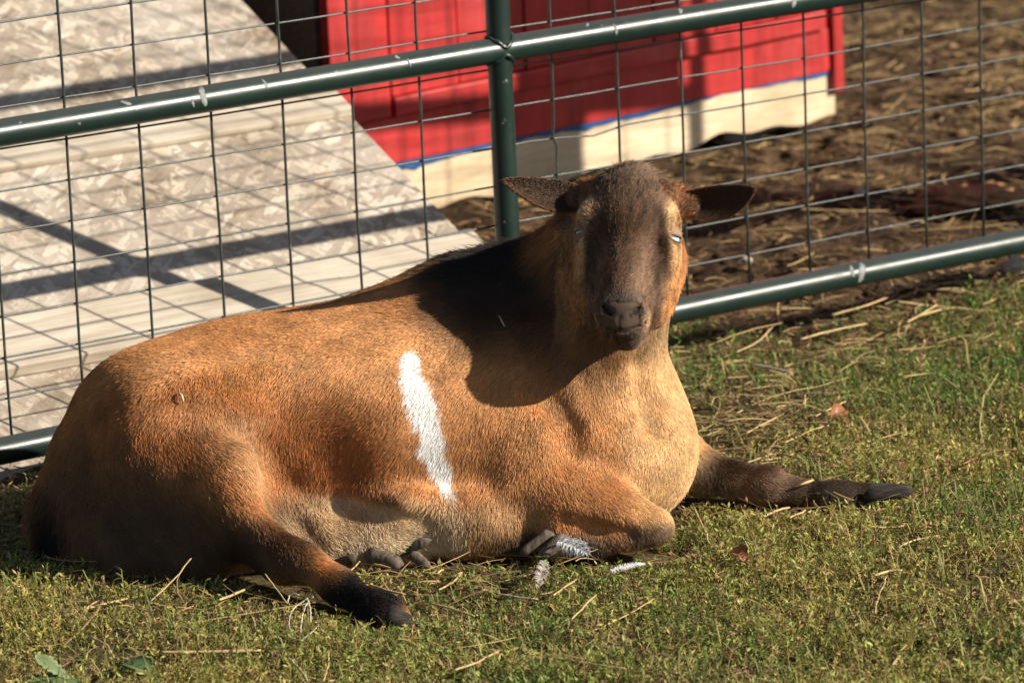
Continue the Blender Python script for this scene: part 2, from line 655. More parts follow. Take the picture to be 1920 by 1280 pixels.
RAMP_L = 1.62
ru0, ru1 = -1.30, 0.150
ramp_root = empty('wooden_ramp', FP(-0.5, 0.3, 0.0))
tag(ramp_root, 'weathered chipboard ramp with pale cross battens rising behind the gate', 'ramp')
board('deck', P_foot + FD * ru0 - rn * 0.0125 - slope * 0.0, FD * (ru1 - ru0), slope * RAMP_L, rn * 0.0125, M_OSB, ramp_root, 0.0015, 0.0006)
for u in (ru0 + 0.01, -0.6, ru1 - 0.05):
    board('bearer', P_foot + FD * u - rn * 0.0525 + slope * 0.13, FD * 0.038, slope * (RAMP_L - 0.2), rn * 0.0395, M_CLEAT, ramp_root, 0.002)
for (pa, pb, th, dark) in (((0, 716), (0, 612), 0.019, 0), ((0, 327), (0, 283), 0.012, 0)):
    s0, s1 = ramp_s(*pa)[0], ramp_s(*pb)[0]
    board('batten', P_foot + FD * (ru0 + 0.004) + slope * s0 + rn * 0.0004, FD * (ru1 - ru0 - 0.002), slope * (s1 - s0), rn * th,
          M_CLEAT, ramp_root, 0.003, 0.0008)
    n_nail = 0
s_up = ramp_s(0, 327)[0] + 0.47
for s0 in (s_up, s_up + 0.38):
    board('batten', P_foot + FD * (ru0 + 0.004) + slope * s0 + rn * 0.0004, FD * (ru1 - ru0 - 0.002), slope * 0.07, rn * 0.016, M_CLEAT, ramp_root, 0.003)

# ------------------------------------------------------------------ platform that carries the ramp's upper end
topn = D0 + RAMP_L * math.cos(AL)
topz = RAMP_L * math.sin(AL)
plat = empty('wooden_platform', FP(-0.5, topn, 0))
tag(plat, 'dark brown plank platform in shade between the ramp and the red shed', 'platform')
pu0, pu1, pn0 = -1.3, 0.50, 1.36
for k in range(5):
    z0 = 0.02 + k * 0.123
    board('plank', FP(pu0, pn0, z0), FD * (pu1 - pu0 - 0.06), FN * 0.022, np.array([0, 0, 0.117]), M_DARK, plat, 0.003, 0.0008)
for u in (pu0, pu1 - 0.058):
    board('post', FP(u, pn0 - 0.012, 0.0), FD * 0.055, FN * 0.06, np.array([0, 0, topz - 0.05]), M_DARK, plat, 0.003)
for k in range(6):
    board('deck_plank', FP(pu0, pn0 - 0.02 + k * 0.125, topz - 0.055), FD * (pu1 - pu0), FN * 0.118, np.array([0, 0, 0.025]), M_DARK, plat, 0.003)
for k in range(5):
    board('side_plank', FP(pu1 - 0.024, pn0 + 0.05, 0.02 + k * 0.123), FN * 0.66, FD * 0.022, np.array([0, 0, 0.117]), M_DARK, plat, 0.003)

# ------------------------------------------------------------------ red shed
SA, SB = np.array([0.557, 1.015]), np.array([1.447, 1.135])
wd = (SB - SA) / np.linalg.norm(SB - SA)
WD = FD * wd[0] + FN * wd[1]
WN = FN * wd[0] - FD * wd[1]
S0 = FP(SA[0], SA[1], 0)
LEFT = -0.235
LEN = float(np.linalg.norm(SB - SA)) - 0.052
shed = empty('red_shed', S0 + WD * 0.45)
tag(shed, 'red painted shed with a bare pale skirting board behind the gate', 'shed')
UPZ = np.array([0, 0, 1.0])
ZB = 0.012


def sb(name, a, n, z, la, ln, lz, mat, bev=0.002, rough=0.0, parent=shed):
    return board(name, S0 + WD * a + WN * n + UPZ * z, WD * la, WN * ln, UPZ * lz, mat, parent, bev, rough)


# skirting of bare pine, its lower edge gnawed
bm = bmesh.new()
npt = 60
low, hi = [], []
for i in range(npt + 1):
    a = LEFT + (LEN - LEFT) * i / npt
    g = 0.003 * max(0, math.sin(a * 9 + 2.2)) + 0.011 * math.exp(-((a - 0.60) / 0.05) ** 2) + 0.004 * math.sin(a * 47)
    low.append((a, ZB + g + 0.006 * a))
    hi.append((a, 0.090 + 0.006 * a))
vv = []
for n in (0.0, 0.019):
    vv.append([[bm.verts.new(S0 + WD * a + WN * n + UPZ * z) for a, z in line] for line in (low, hi)])
for i in range(npt):
    bm.faces.new((vv[0][0][i], vv[0][0][i + 1], vv[0][1][i + 1], vv[0][1][i]))
    bm.faces.new((vv[1][0][i + 1], vv[1][0][i], vv[1][1][i], vv[1][1][i + 1]))
    bm.faces.new((vv[0][1][i], vv[0][1][i + 1], vv[1][1][i + 1], vv[1][1][i]))
    bm.faces.new((vv[0][0][i + 1], vv[0][0][i], vv[1][0][i], vv[1][0][i + 1]))
skirt = bm_obj('skirting_board', bm, M_CREAM, shed)
skirt['label'] = 'bare pale pine skirting board'
# ragged blue painted strip where the red paint stops
bm = bmesh.new()
rows = [[], [], [], []]
for i in range(npt + 1):
    a = LEFT + 0.004 + (LEN - LEFT - 0.01) * i / npt
    e = rng.normal(0, 0.0016)
    b0 = 0.0855 + 0.006 * a + e + 0.003 * math.sin(a * 13)
    for k, (n, z) in enumerate(((-0.002, b0), (-0.002, b0 + 0.016), (0.0, b0 + 0.016), (0.0, b0))):
        rows[k].append(bm.verts.new(S0 + WD * a + WN * n + UPZ * z))
for i in range(npt):
    for k in range(4):
        k2 = (k + 1) % 4
        bm.faces.new((rows[k][i], rows[k][i + 1], rows[k2][i + 1], rows[k2][i]))
bm_obj('painted_strip', bm, M_BLUE, shed)['label'] = 'ragged blue painted strip'
lip = 0.0955
sb('lower_board', LEFT, -0.004, lip, LEN - LEFT, 0.022, 0.072, M_RED, 0.002, 0.0006)
sb('rail_board', -0.115, -0.016, 0.169, LEN - 0.03 + 0.115, 0.034, 0.030, M_RED, 0.003, 0.0006)
nb = 7
wb = (LEN + 0.115) / nb
for k in range(nb):
    sb('wall_board', -0.115 + k * wb, -0.010 + 0.0015 * (k % 2), 0.2005, wb - 0.003, 0.02, 0.80, M_RED, 0.002, 0.0004)
sb('corner_trim', LEFT, -0.012, 0.169, 0.115, 0.02, 0.83, M_RED, 0.003)
sb('corner_trim', LEN - 0.012, -0.014, 0.060, 0.022, 0.05, 0.94, M_RED, 0.003)
for k in range(5):
    sb('side_board', LEN - 0.016, 0.037 + k * 0.15, 0.03, 0.018, 0.147, 0.97, M_RED, 0.002)
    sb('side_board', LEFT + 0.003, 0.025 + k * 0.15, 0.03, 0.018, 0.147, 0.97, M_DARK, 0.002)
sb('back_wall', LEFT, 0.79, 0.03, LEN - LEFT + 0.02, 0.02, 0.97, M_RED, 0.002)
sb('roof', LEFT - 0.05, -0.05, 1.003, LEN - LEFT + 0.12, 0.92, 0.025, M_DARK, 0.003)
for a in (LEFT + 0.02, LEN - 0.2, 0.35):
    sb('footing', a, 0.06, -0.03, 0.18, 0.10, 0.062, M_BLOCK, 0.004)


# an unseen board added at the gate's right end to shade the red shed
hb = board('shade_board', FP(1.49, -0.060, 0.925), FD * 0.37, FN * 0.018, UPZ * 0.38, M_CLEAT, None, 0.003)
tag(hb, 'plain board added out of view to shade the red shed', 'board')

gp = tube('shade_post', [FP(1.62, -0.15, z) + rng.normal(0, 0.002, 3) for z in np.linspace(-0.1, 1.5, 14)],
          0.072 + rng.normal(0, 0.0015, 14), M_CLEAT, None, 16)
tag(gp, 'round post added out of view to shade the red shed', 'post')  # unseen post added for the broad shadow on the shed wall

# ------------------------------------------------------------------ goat: one skin grown from a signed distance field
VX = 0.0031
LO = np.array([-0.64, 4.70, -0.015])
HI = np.array([0.58, 5.42, 0.47])
dim = np.ceil((HI - LO) / VX).astype(int) + 1
SDF = np.full(dim, 0.2, np.float32)
AX = [LO[k] + VX * np.arange(dim[k]) for k in range(3)]


def put(fn, lo, hi, k, sub=False):
    pad = k + 0.03
    a = [max(0, int((lo[i] - pad - LO[i]) / VX)) for i in range(3)]
    b = [min(dim[i], int((hi[i] + pad - LO[i]) / VX) + 2) for i in range(3)]
    if any(b[i] <= a[i] for i in range(3)):
        return
    X = AX[0][a[0]:b[0], None, None].astype(np.float32)
    Y = AX[1][None, a[1]:b[1], None].astype(np.float32)
    Z = AX[2][None, None, a[2]:b[2]].astype(np.float32)
    d = fn(X, Y, Z)
    s = SDF[a[0]:b[0], a[1]:b[1], a[2]:b[2]]
    if sub:
        d = -d
        h = np.maximum(k - np.abs(s - d), 0) / k
        s[...] = np.maximum(s, d) + h * h * k * 0.25
    else:
        h = np.maximum(k - np.abs(s - d), 0) / k
        s[...] = np.minimum(s, d) - h * h * k * 0.25


def ell(c, r, k=0.04, R=None, sub=False):
    c = np.asarray(c, np.float32)
    r = np.asarray(r, np.float32)
    m = float(max(r))

    def fn(X, Y, Z):
        p = [X - c[0], Y - c[1], Z - c[2]]
        if R is not None:
            p = [R[i][0] * p[0] + R[i][1] * p[1] + R[i][2] * p[2] for i in range(3)]
        k0 = np.sqrt((p[0] / r[0]) ** 2 + (p[1] / r[1]) ** 2 + (p[2] / r[2]) ** 2)
        k1 = np.sqrt((p[0] / r[0] ** 2) ** 2 + (p[1] / r[1] ** 2) ** 2 + (p[2] / r[2] ** 2) ** 2) + 1e-6
        return k0 * (k0 - 1) / k1
    e = np.full(3, m) if R is not None else r
    put(fn, c - e, c + e, k, sub)


def cone(a, b, ra, rb, k=0.03, sub=False):
    a = np.asarray(a, np.float32)
    b = np.asarray(b, np.float32)
    ba = b - a
    l2 = float(ba @ ba)

    def fn(X, Y, Z):
        px, py, pz = X - a[0], Y - a[1], Z - a[2]
        t = np.clip((px * ba[0] + py * ba[1] + pz * ba[2]) / l2, 0, 1)
        d = np.sqrt((px - t * ba[0]) ** 2 + (py - t * ba[1]) ** 2 + (pz - t * ba[2]) ** 2)
        return d - (ra + (rb - ra) * t)
    m = max(ra, rb)
    put(fn, np.minimum(a, b) - m, np.maximum(a, b) + m, k, sub)


def chain(pts, k=0.03):
    for (p, r), (q, s) in zip(pts[:-1], pts[1:]):
        cone(p, q, r, s, k)


# trunk
ell(W(835, 765, 5.17), (0.20, 0.140, 0.134), 0.05)
ell(W(640, 800, 5.16), (0.19, 0.150, 0.134), 0.06)
ell(W(430, 810, 5.17), (0.16, 0.130, 0.125), 0.06)
ell(W(282, 892, 5.185), (0.108, 0.095, 0.126), 0.05)
ell(W(1088, 820, 5.17), (0.128, 0.115, 0.116), 0.06)      # chest
ell(W(1160, 860, 5.13), (0.078, 0.080, 0.070), 0.05)      # brisket
ell(W(1010, 780, 5.08), (0.105, 0.055, 0.110), 0.05)      # near shoulder
ell(W(880, 620, 5.20), (0.100, 0.060, 0.062), 0.07)       # withers
cone(W(910, 606, 5.21), W(1120, 510, 5.15), 0.074, 0.056, 0.06)
cone(W(1078, 710, 5.18), W(1160, 470, 5.12), 0.090, 0.066, 0.06)
# tail
chain([(W(150, 850, 5.17), 0.024), (W(124, 955, 5.15), 0.019), (W(116, 1040, 5.12), 0.012)], 0.03)
# pin bones and near haunch
ca_, sa_ = math.cos(math.radians(44)), math.sin(math.radians(44))
RH = np.array([[ca_, -sa_, 0], [sa_, ca_, 0], [0, 0, 1]])
cb_, sb_ = math.cos(math.radians(36)), math.sin(math.radians(36))
RH2 = np.array([[cb_, -sb_, 0], [sb_, cb_, 0], [0, 0, 1]])
ell(W(318, 800, 5.10), (0.115, 0.062, 0.085), 0.05, RH2)
ell(W(300, 958, 5.10), (0.150, 0.075, 0.092), 0.05, RH)
ell(W(225, 1000, 5.13), (0.100, 0.065, 0.066), 0.05, RH)
cone(W(330, 860, 5.05), W(452, 902, 4.99), 0.076, 0.054, 0.05)
chain([(W(448, 900, 4.99), 0.050), (W(522, 1000, 4.945), 0.027), (W(558, 1042, 4.92), 0.0225), (W(640, 1102, 4.865), 0.0150),
       (W(695, 1138, 4.828), 0.0135), (W(722, 1152, 4.815), 0.0160), (W(745, 1162, 4.805), 0.0135)], 0.025)
cone(W(470, 1000, 4.99), W(530, 1062, 4.94), 0.026, 0.018, 0.03)   # point of the hock
# belly under the flank, udder, skin fold
ell(W(690, 985, 5.07), (0.125, 0.070, 0.042), 0.035)
ell(W(560, 985, 5.05), (0.075, 0.060, 0.042), 0.03)
cone(W(632, 926, 5.018), W(760, 948, 5.015), 0.015, 0.013, 0.03)
cone(W(760, 948, 5.015), W(900, 962, 5.02), 0.013, 0.020, 0.03)
ell(W(910, 975, 5.06), (0.075, 0.055, 0.048), 0.035)
ell(W(440, 1075, 5.07), (0.08, 0.05, 0.030), 0.02)
# far hind foot under the belly
cone(W(560, 1050, 5.06), W(690, 1055, 5.03), 0.024, 0.018, 0.01)
cone(W(640, 1040, 5.05), W(775, 1035, 5.035), 0.02, 0.017, 0.01)
# near foreleg, folded
chain([(W(1005, 890, 5.06), 0.056), (W(1080, 945, 5.035), 0.038), (W(1160, 972, 5.015), 0.026), (W(1228, 986, 5.005), 0.0195)], 0.03)
chain([(W(1226, 992, 5.005), 0.018), (W(1120, 1014, 5.01), 0.015), (W(1040, 1020, 5.01), 0.018)], 0.012)
# far foreleg, stretched forward
chain([(W(1250, 850, 5.22), 0.044), (W(1315, 886, 5.22), 0.0245), (W(1380, 902, 5.205), 0.0175), (W(1440, 910, 5.19), 0.0195),
       (W(1500, 924, 5.185), 0.0130), (W(1550, 932, 5.18), 0.0128), (W(1580, 934, 5.18), 0.0165), (W(1625, 926, 5.18), 0.0125)], 0.018)
cone(W(1545, 940, 5.175), W(1580, 948, 5.17), 0.017, 0.013, 0.012)

# head frame: r to its left cheek (picture right), d down the nose, f out of the brow
HO = W(1176, 424, 5.025)
hd = np.array([-0.115, -0.43, -0.89])
hd /= np.linalg.norm(hd)
hr = np.array([0.985, -0.10, -0.075])
hr -= hd * (hr @ hd)
hr /= np.linalg.norm(hr)
hf = np.cross(hr, hd)
if hf[1] > 0:
    hf = -hf
HR = np.stack([hr, hd, hf])


def HP(r, d, f):
    return HO + hr * (r * 0.94) + hd * d + hf * f


def hell(r, d, f, rad, k=0.02, sub=False):
    ell(HP(r, d, f), (rad[0] * 0.94, rad[1], rad[2]), k, HR, sub)


hell(0, -0.031, -0.052, (0.048, 0.044, 0.048), 0.03)
hell(0, -0.020, -0.022, (0.038, 0.044, 0.028), 0.025)
for s in (-1, 1):
    hell(s * 0.0445, -0.012, -0.028, (0.0165, 0.019, 0.024), 0.016)      # brow over the orbit
    hell(s * 0.0450, 0.014, -0.034, (0.0150, 0.018, 0.024), 0.016)       # under the eye
    hell(s * 0.036, 0.046, -0.068, (0.0235, 0.050, 0.040), 0.028)         # cheek
    cone(HP(s * 0.030, 0.02, -0.097), HP(s * 0.010, 0.112, -0.036), 0.031, 0.019, 0.02)
    cone(HP(s * 0.050, -0.044, -0.060), HP(s * 0.066, -0.041, -0.062), 0.017, 0.013, 0.015)   # ear base
cone(HP(0, 0.0, -0.034), HP(0, 0.080, -0.026), 0.034, 0.025, 0.02)
cone(HP(0, -0.005, -0.014), HP(0, 0.086, -0.006), 0.0225, 0.0205, 0.018)  # nose bridge
hell(0, 0.099, -0.015, (0.0290, 0.024, 0.025), 0.018)
hell(0, 0.113, -0.018, (0.0250, 0.015, 0.022), 0.010)
hell(0, 0.125, -0.028, (0.0170, 0.0095, 0.017), 0.007)
for s in (-1, 1):
    hell(s * 0.0150, 0.095, 0.003, (0.0115, 0.010, 0.009), 0.008)        # nostril wings
    cone(HP(s * 0.0115, 0.1040, 0.0125), HP(s * 0.0200, 0.0955, 0.008), 0.0034, 0.0028, 0.004, True)
    hell(s * 0.058, 0.002, -0.020, (0.006, 0.010, 0.012), 0.006, True)   # eye socket
    cone(HP(s * 0.038, 0.022, -0.004), HP(s * 0.034, 0.075, -0.004), 0.009, 0.010, 0.016, True)   # hollow beside the nose bridge
    for q in range(7):                                                    # mouth crease
        t = q / 6
        hell(s * 0.027 * t, 0.1225 - 0.015 * t * t, 0.004 - 0.014 * t * t, (0.0045, 0.0016, 0.0034), 0.003, True)
cone(HP(0, 0.106, 0.012), HP(0, 0.121, 0.009), 0.0022, 0.0022, 0.003, True)


def surf(x, y, dflt=5.05):
    """first point of the animal that the ray through pixel x, y meets"""
    d = pix_ray(x, y)
    Ys = np.arange(4.72, 5.40, 0.0015)
    P = np.array([0, 0, CAM_H]) + d[None] * (Ys / d[1])[:, None]
    q = np.round((P - LO) / VX).astype(int)
    ok = np.all((q >= 0) & (q < dim), axis=1)
    v = np.full(len(Ys), 1.0)
    v[ok] = SDF[q[ok, 0], q[ok, 1], q[ok, 2]]
    hit = np.nonzero(v < 0)[0]
    return P[hit[0]] if len(hit) else W(x, y, dflt)


def crease(pix, r, depth=0.0, k=0.014):
    """carve a fold along pixels on the skin"""
    pts = [surf(*p) for p in pix]
    back = np.array(fwd0)
    for a, b in zip(pts[:-1], pts[1:]):
        cone(a + back * depth, b + back * depth, r, r, k, True)


ell(surf(590, 880) + np.array([0, -0.035, 0]), (0.060, 0.055, 0.085), 0.05, None, True)     # hollow of the flank
ell(surf(1000, 690) + np.array([0, -0.046, 0]), (0.070, 0.055, 0.035), 0.05, None, True)    # between neck and shoulder blade
crease([(1010, 735), (1045, 760), (1066, 800), (1072, 850)], 0.005, -0.003, 0.03)
crease([(1085, 690), (1120, 740), (1150, 775)], 0.004, -0.003, 0.03)
crease([(1125, 670), (1158, 715), (1178, 760)], 0.004, -0.003, 0.03)
crease([(1200, 690), (1215, 750), (1225, 800)], 0.004, -0.004, 0.03)
crease([(640, 945), (720, 962), (800, 972)], 0.006, -0.002, 0.02)
crease([(520, 930), (560, 985), (590, 1020)], 0.006, -0.002, 0.02)
crease([(1060, 975), (1120, 992), (1180, 1000)], 0.006, -0.002, 0.015)
crease([(440, 800), (500, 850), (545, 905)], 0.007, -0.004, 0.03)


def surface_nets(F, org, h):
    ins = F < 0
    nx, ny, nz = F.shape
    cnt = np.zeros((nx - 1, ny - 1, nz - 1), np.int8)
    for i in (0, 1):
        for j in (0, 1):
            for k in (0, 1):
                cnt += ins[i:nx - 1 + i, j:ny - 1 + j, k:nz - 1 + k]
    act = (cnt > 0) & (cnt < 8)
    ci = np.argwhere(act)
    ids = np.full(act.shape, -1, np.int32)
    ids[act] = np.arange(len(ci))
    acc = np.zeros((len(ci), 3))
    num = np.zeros(len(ci))
    corners = [(0, 0, 0), (1, 0, 0), (0, 1, 0), (1, 1, 0), (0, 0, 1), (1, 0, 1), (0, 1, 1), (1, 1, 1)]
    val = [F[ci[:, 0] + c[0], ci[:, 1] + c[1], ci[:, 2] + c[2]] for c in corners]
    for a in range(8):
        for b in range(a + 1, 8):
            if sum(abs(corners[a][q] - corners[b][q]) for q in range(3)) != 1:
                continue
            m = (val[a] < 0) != (val[b] < 0)
            t = val[a][m] / (val[a][m] - val[b][m])
            pa, pb = np.array(corners[a]), np.array(corners[b])
            acc[m] += pa + t[:, None] * (pb - pa)
            num[m] += 1
    V = org + h * (ci + acc / num[:, None])
    quads = []
    for ax in range(3):
        o = [1, 2, 0][ax], [2, 0, 1][ax]
        sl0 = [slice(None)] * 3
        sl1 = [slice(None)] * 3
        sl0[ax] = slice(0, -1)
        sl1[ax] = slice(1, None)
        ed = np.argwhere(ins[tuple(sl0)] != ins[tuple(sl1)])
        ok = np.all([(ed[:, q] > 0) & (ed[:, q] < act.shape[q]) for q in o], axis=0)
        ed = ed[ok]
        flip = ins[ed[:, 0], ed[:, 1], ed[:, 2]]
        e1 = np.zeros(3, int)
        e2 = np.zeros(3, int)
        e1[o[0]] = 1
        e2[o[1]] = 1
        g = lambda p: ids[p[:, 0], p[:, 1], p[:, 2]]
        Q = np.stack([g(ed - e1 - e2), g(ed - e2), g(ed), g(ed - e1)], 1)
        Q[~flip] = Q[~flip][:, ::-1]
        quads.append(Q)
    return V, np.concatenate(quads)


BV, BF = surface_nets(SDF, LO, VX)
ee = np.concatenate([BF[:, [0, 1]], BF[:, [1, 2]], BF[:, [2, 3]], BF[:, [3, 0]]])
ee = np.concatenate([ee, ee[:, ::-1]])
deg = np.bincount(ee[:, 0], minlength=len(BV))[:, None]


def nbr_mean(A):
    return np.stack([np.bincount(ee[:, 0], A[ee[:, 1], q], len(A)) for q in range(A.shape[1])], 1) / deg


for _ in range(3):
    BV = BV * 0.4 + nbr_mean(BV) * 0.6
    BV = BV * 1.5 - nbr_mean(BV) * 0.5 if _ < 2 else BV


def vnormals(V, Fq):
    n = np.cross(V[Fq[:, 2]] - V[Fq[:, 0]], V[Fq[:, 3]] - V[Fq[:, 1]])
    r = np.zeros_like(V)
    for q in range(4):
        for a in range(3):
            r[:, a] += np.bincount(Fq[:, q], n[:, a], len(V))
    return r / (np.linalg.norm(r, axis=1)[:, None] + 1e-12)


BN = vnormals(BV, BF)


# ---- coat colour with some painted light and shade: soft patches in the animal's space
BROWN, RUST, TAN = (0.55, 0.255, 0.093), (0.46, 0.180, 0.055), (0.74, 0.43, 0.19)
PALE, CREAM, BLACK = (0.76, 0.51, 0.26), (0.76, 0.61, 0.41), (0.016, 0.012, 0.010)
DKBR, GREYB, WHITE = (0.060, 0.034, 0.020), (0.150, 0.092, 0.058), (0.93, 0.92, 0.90)


def patch(P, C, c, r, color, soft=0.35, amt=1.0, R=None, nz=0.12, ns=26.0):
    q = (P - c)
    if R is not None:
        q = q @ np.asarray(R).T
    d = np.sqrt(((q / np.asarray(r)) ** 2).sum(1)) + NS[1](P, ns) * nz + NS[2](P, ns * 3) * nz * 0.5
    w = np.clip((1 + soft - d) / (2 * soft), 0, 1)
    w = (w * w * (3 - 2 * w) * amt)[:, None]
    return C * (1 - w) + np.asarray(color) * w


def rot2(ang):
    """rotation in the picture-like X-Z plane"""
    c, s = math.cos(ang), math.sin(ang)
    return np.array([[c, 0, s], [0, 1, 0], [-s, 0, c]])


def coat(P, skin=False):
    C = np.tile(np.array(BROWN), (len(P), 1))
    v = NS[3](P, 13.0)[:, None]
    C = C * (1 + 0.13 * v)
    # ribs lighter, haunch and flank rust
    C = patch(P, C, W(900, 800, 5.05), (0.16, 0.12, 0.11), (0.66, 0.345, 0.14), 0.5, 0.8)
    C = patch(P, C, W(520, 690, 5.08), (0.24, 0.14, 0.06), (0.63, 0.315, 0.12), 0.5, 0.7)
    C = patch(P, C, W(590, 850, 5.02), (0.11, 0.08, 0.065), RUST, 0.45, 0.9)
    C = patch(P, C, W(330, 790, 5.02), (0.12, 0.10, 0.045), RUST, 0.45, 0.75)
    # chest, throat
    C = patch(P, C, W(1195, 800, 5.07), (0.095, 0.14, 0.115), TAN, 0.35, 1.0)
    C = patch(P, C, W(1245, 830, 5.10), (0.065, 0.14, 0.12), PALE, 0.35, 1.0)
    C = patch(P, C, W(1235, 690, 5.12), (0.040, 0.12, 0.10), PALE, 0.4, 1.0)
    C = patch(P, C, W(1110, 880, 5.02), (0.05, 0.06, 0.07), BROWN, 0.5, 0.6)
    # haunch ridge painted lighter as if lit, belly
    C = patch(P, C, W(470, 850, 4.97), (0.075, 0.07, 0.030), (0.66, 0.41, 0.205), 0.6, 0.8, rot2(-0.7))
    C = patch(P, C, W(700, 990, 5.02), (0.118, 0.12, 0.042), CREAM, 0.30, 1.0, rot2(-0.02))
    C = patch(P, C, W(720, 965, 5.00), (0.075, 0.05, 0.020), (0.70, 0.50, 0.28), 0.5, 0.7)
    C = patch(P, C, W(560, 960, 4.99), (0.028, 0.05, 0.045), PALE, 0.5, 0.9, rot2(0.5))
    C = patch(P, C, W(945, 985, 5.0), (0.045, 0.06, 0.030), (0.58, 0.38, 0.20), 0.5, 0.8)
    C = patch(P, C, W(955, 1020, 4.99), (0.030, 0.05, 0.014), DKBR, 0.5, 0.8)
    C = patch(P, C, W(690, 936, 4.995), (0.045, 0.02, 0.010), DKBR, 0.5, 0.55)  # shade of the skin fold painted as a dark line
    # rump and rear of the thigh painted dark for shade; dark tail
    C = patch(P, C, W(200, 960, 5.03), (0.13, 0.16, 0.075), (0.19, 0.10, 0.052), 0.45, 0.85)
    C = patch(P, C, W(330, 1010, 4.98), (0.14, 0.10, 0.050), (0.13, 0.088, 0.062), 0.45, 0.9)
    C = patch(P, C, W(100, 1010, 5.12), (0.022, 0.05, 0.065), BLACK, 0.4, 1.0)
    C = patch(P, C, W(420, 1085, 5.05), (0.050, 0.05, 0.022), PALE, 0.4, 1.0)
    # legs
    C = patch(P, C, W(545, 1035, 4.92), (0.035, 0.045, 0.040), (0.115, 0.060, 0.032), 0.45, 0.9)
    C = patch(P, C, W(475, 1035, 4.96), (0.035, 0.04, 0.045), DKBR, 0.45, 0.9)
    C = patch(P, C, W(670, 1125, 4.84), (0.095, 0.075, 0.040), BLACK, 0.35, 1.0, rot2(0.55))
    C = patch(P, C, W(1340, 890, 5.19), (0.035, 0.045, 0.035), (0.34, 0.23, 0.13), 0.4, 1.0)
    C = patch(P, C, W(1395, 880, 5.20), (0.055, 0.07, 0.020), DKBR, 0.4, 0.95)
    C = patch(P, C, W(1455, 918, 5.165), (0.075, 0.03, 0.020), (0.27, 0.17, 0.105), 0.5, 0.95)
    C = patch(P, C, W(1610, 925, 5.17), (0.090, 0.07, 0.055), (0.040, 0.027, 0.020), 0.5, 0.95)
    C = patch(P, C, W(1222, 1008, 4.985), (0.045, 0.04, 0.016), (0.15, 0.10, 0.075), 0.5, 0.8)
    C = patch(P, C, W(1050, 1025, 5.0), (0.06, 0.04, 0.022), (0.20, 0.14, 0.10), 0.4, 1.0)
    # cape of dark hair over withers and neck, shade painted in too
    C = patch(P, C, W(1000, 520, 5.18), (0.165, 0.13, 0.068), BLACK, 0.45, 1.0, rot2(-0.33))
    C = patch(P, C, W(740, 555, 5.21), (0.13, 0.045, 0.020), DKBR, 0.6, 0.85)
    C = patch(P, C, W(1000, 590, 5.10), (0.10, 0.08, 0.045), (0.060, 0.030, 0.018), 0.6, 0.85)
    C = patch(P, C, W(1090, 640, 5.05), (0.05, 0.08, 0.07), (0.20, 0.085, 0.032), 0.6, 0.7)
    # white flash on the ribs
    wh = [(776, 690, 0.011, 0.012), (786, 730, 0.0155, 0.022), (800, 775, 0.0165, 0.026), (814, 820, 0.0155, 0.026), (826, 862, 0.013, 0.024),
          (838, 900, 0.008, 0.016)]
    for (x, y, rx, rz) in wh:
        C = patch(P, C, W(x, y, 5.03), (rx, 0.09, rz), WHITE, 0.24, 1.0, rot2(0.25), 0.30, 75.0)
    # head
    H = (P - HO) @ HR.T
    head = (H[:, 2] > -0.11) & (H[:, 1] > -0.085) & (H[:, 1] < 0.16) & (np.abs(H[:, 0]) < 0.075)
    if head.any():
        h = H[head]
        c = np.tile(np.array(GREYB), (len(h), 1))
        p3 = P[head]

        def hp(cc, r, d, f, rad, colr, soft=0.4, amt=1.0):
            q = np.sqrt((((h - [r, d, f]) / rad) ** 2).sum(1)) + NS[1](p3, 70.0) * 0.15
            w = np.clip((1 + soft - q) / (2 * soft), 0, 1)
            w = (w * w * (3 - 2 * w) * amt)[:, None]
            return cc * (1 - w) + np.asarray(colr) * w
        c = hp(c, 0, -0.02, -0.01, (0.035, 0.06, 0.06), (0.105, 0.060, 0.036))
        c = hp(c, 0, -0.055, -0.03, (0.03, 0.03, 0.06), (0.15, 0.110, 0.075), 0.5, 0.7)
        for s in (-1, 1):
            c = hp(c, s * 0.060, 0.055, -0.075, (0.022, 0.075, 0.060), (0.40, 0.205, 0.082), 0.4, 1.0 if s > 0 else 0.55)  # cheek tan painted weaker on the side away from the sun
            c = hp(c, s * 0.050, -0.012, -0.012, (0.013, 0.022, 0.030), (0.50, 0.34, 0.18), 0.5, 0.95)
            c = hp(c, s * 0.052, 0.025, -0.022, (0.010, 0.035, 0.026), (0.48, 0.32, 0.17), 0.5, 0.9)
            c = hp(c, s * 0.036, 0.030, -0.014, (0.008, 0.045, 0.03), (0.045, 0.030, 0.024), 0.5, 0.4)
            c = hp(c, s * 0.034, 0.112, -0.012, (0.008, 0.016, 0.020), (0.42, 0.30, 0.18), 0.5, 0.8)
            c = hp(c, s * 0.055, 0.004, -0.016, (0.006, 0.009, 0.015), (0.05, 0.035, 0.03), 0.5, 0.8)
            c = hp(c, s * 0.048, -0.055, -0.05, (0.02, 0.022, 0.04), (0.26, 0.115, 0.045), 0.5, 0.7)
        c = hp(c, 0, 0.098, 0.005, (0.026, 0.020, 0.03), (0.085, 0.062, 0.048), 0.4)
        c = hp(c, 0, 0.130, -0.01, (0.03, 0.016, 0.04), (0.115, 0.082, 0.062), 0.4)
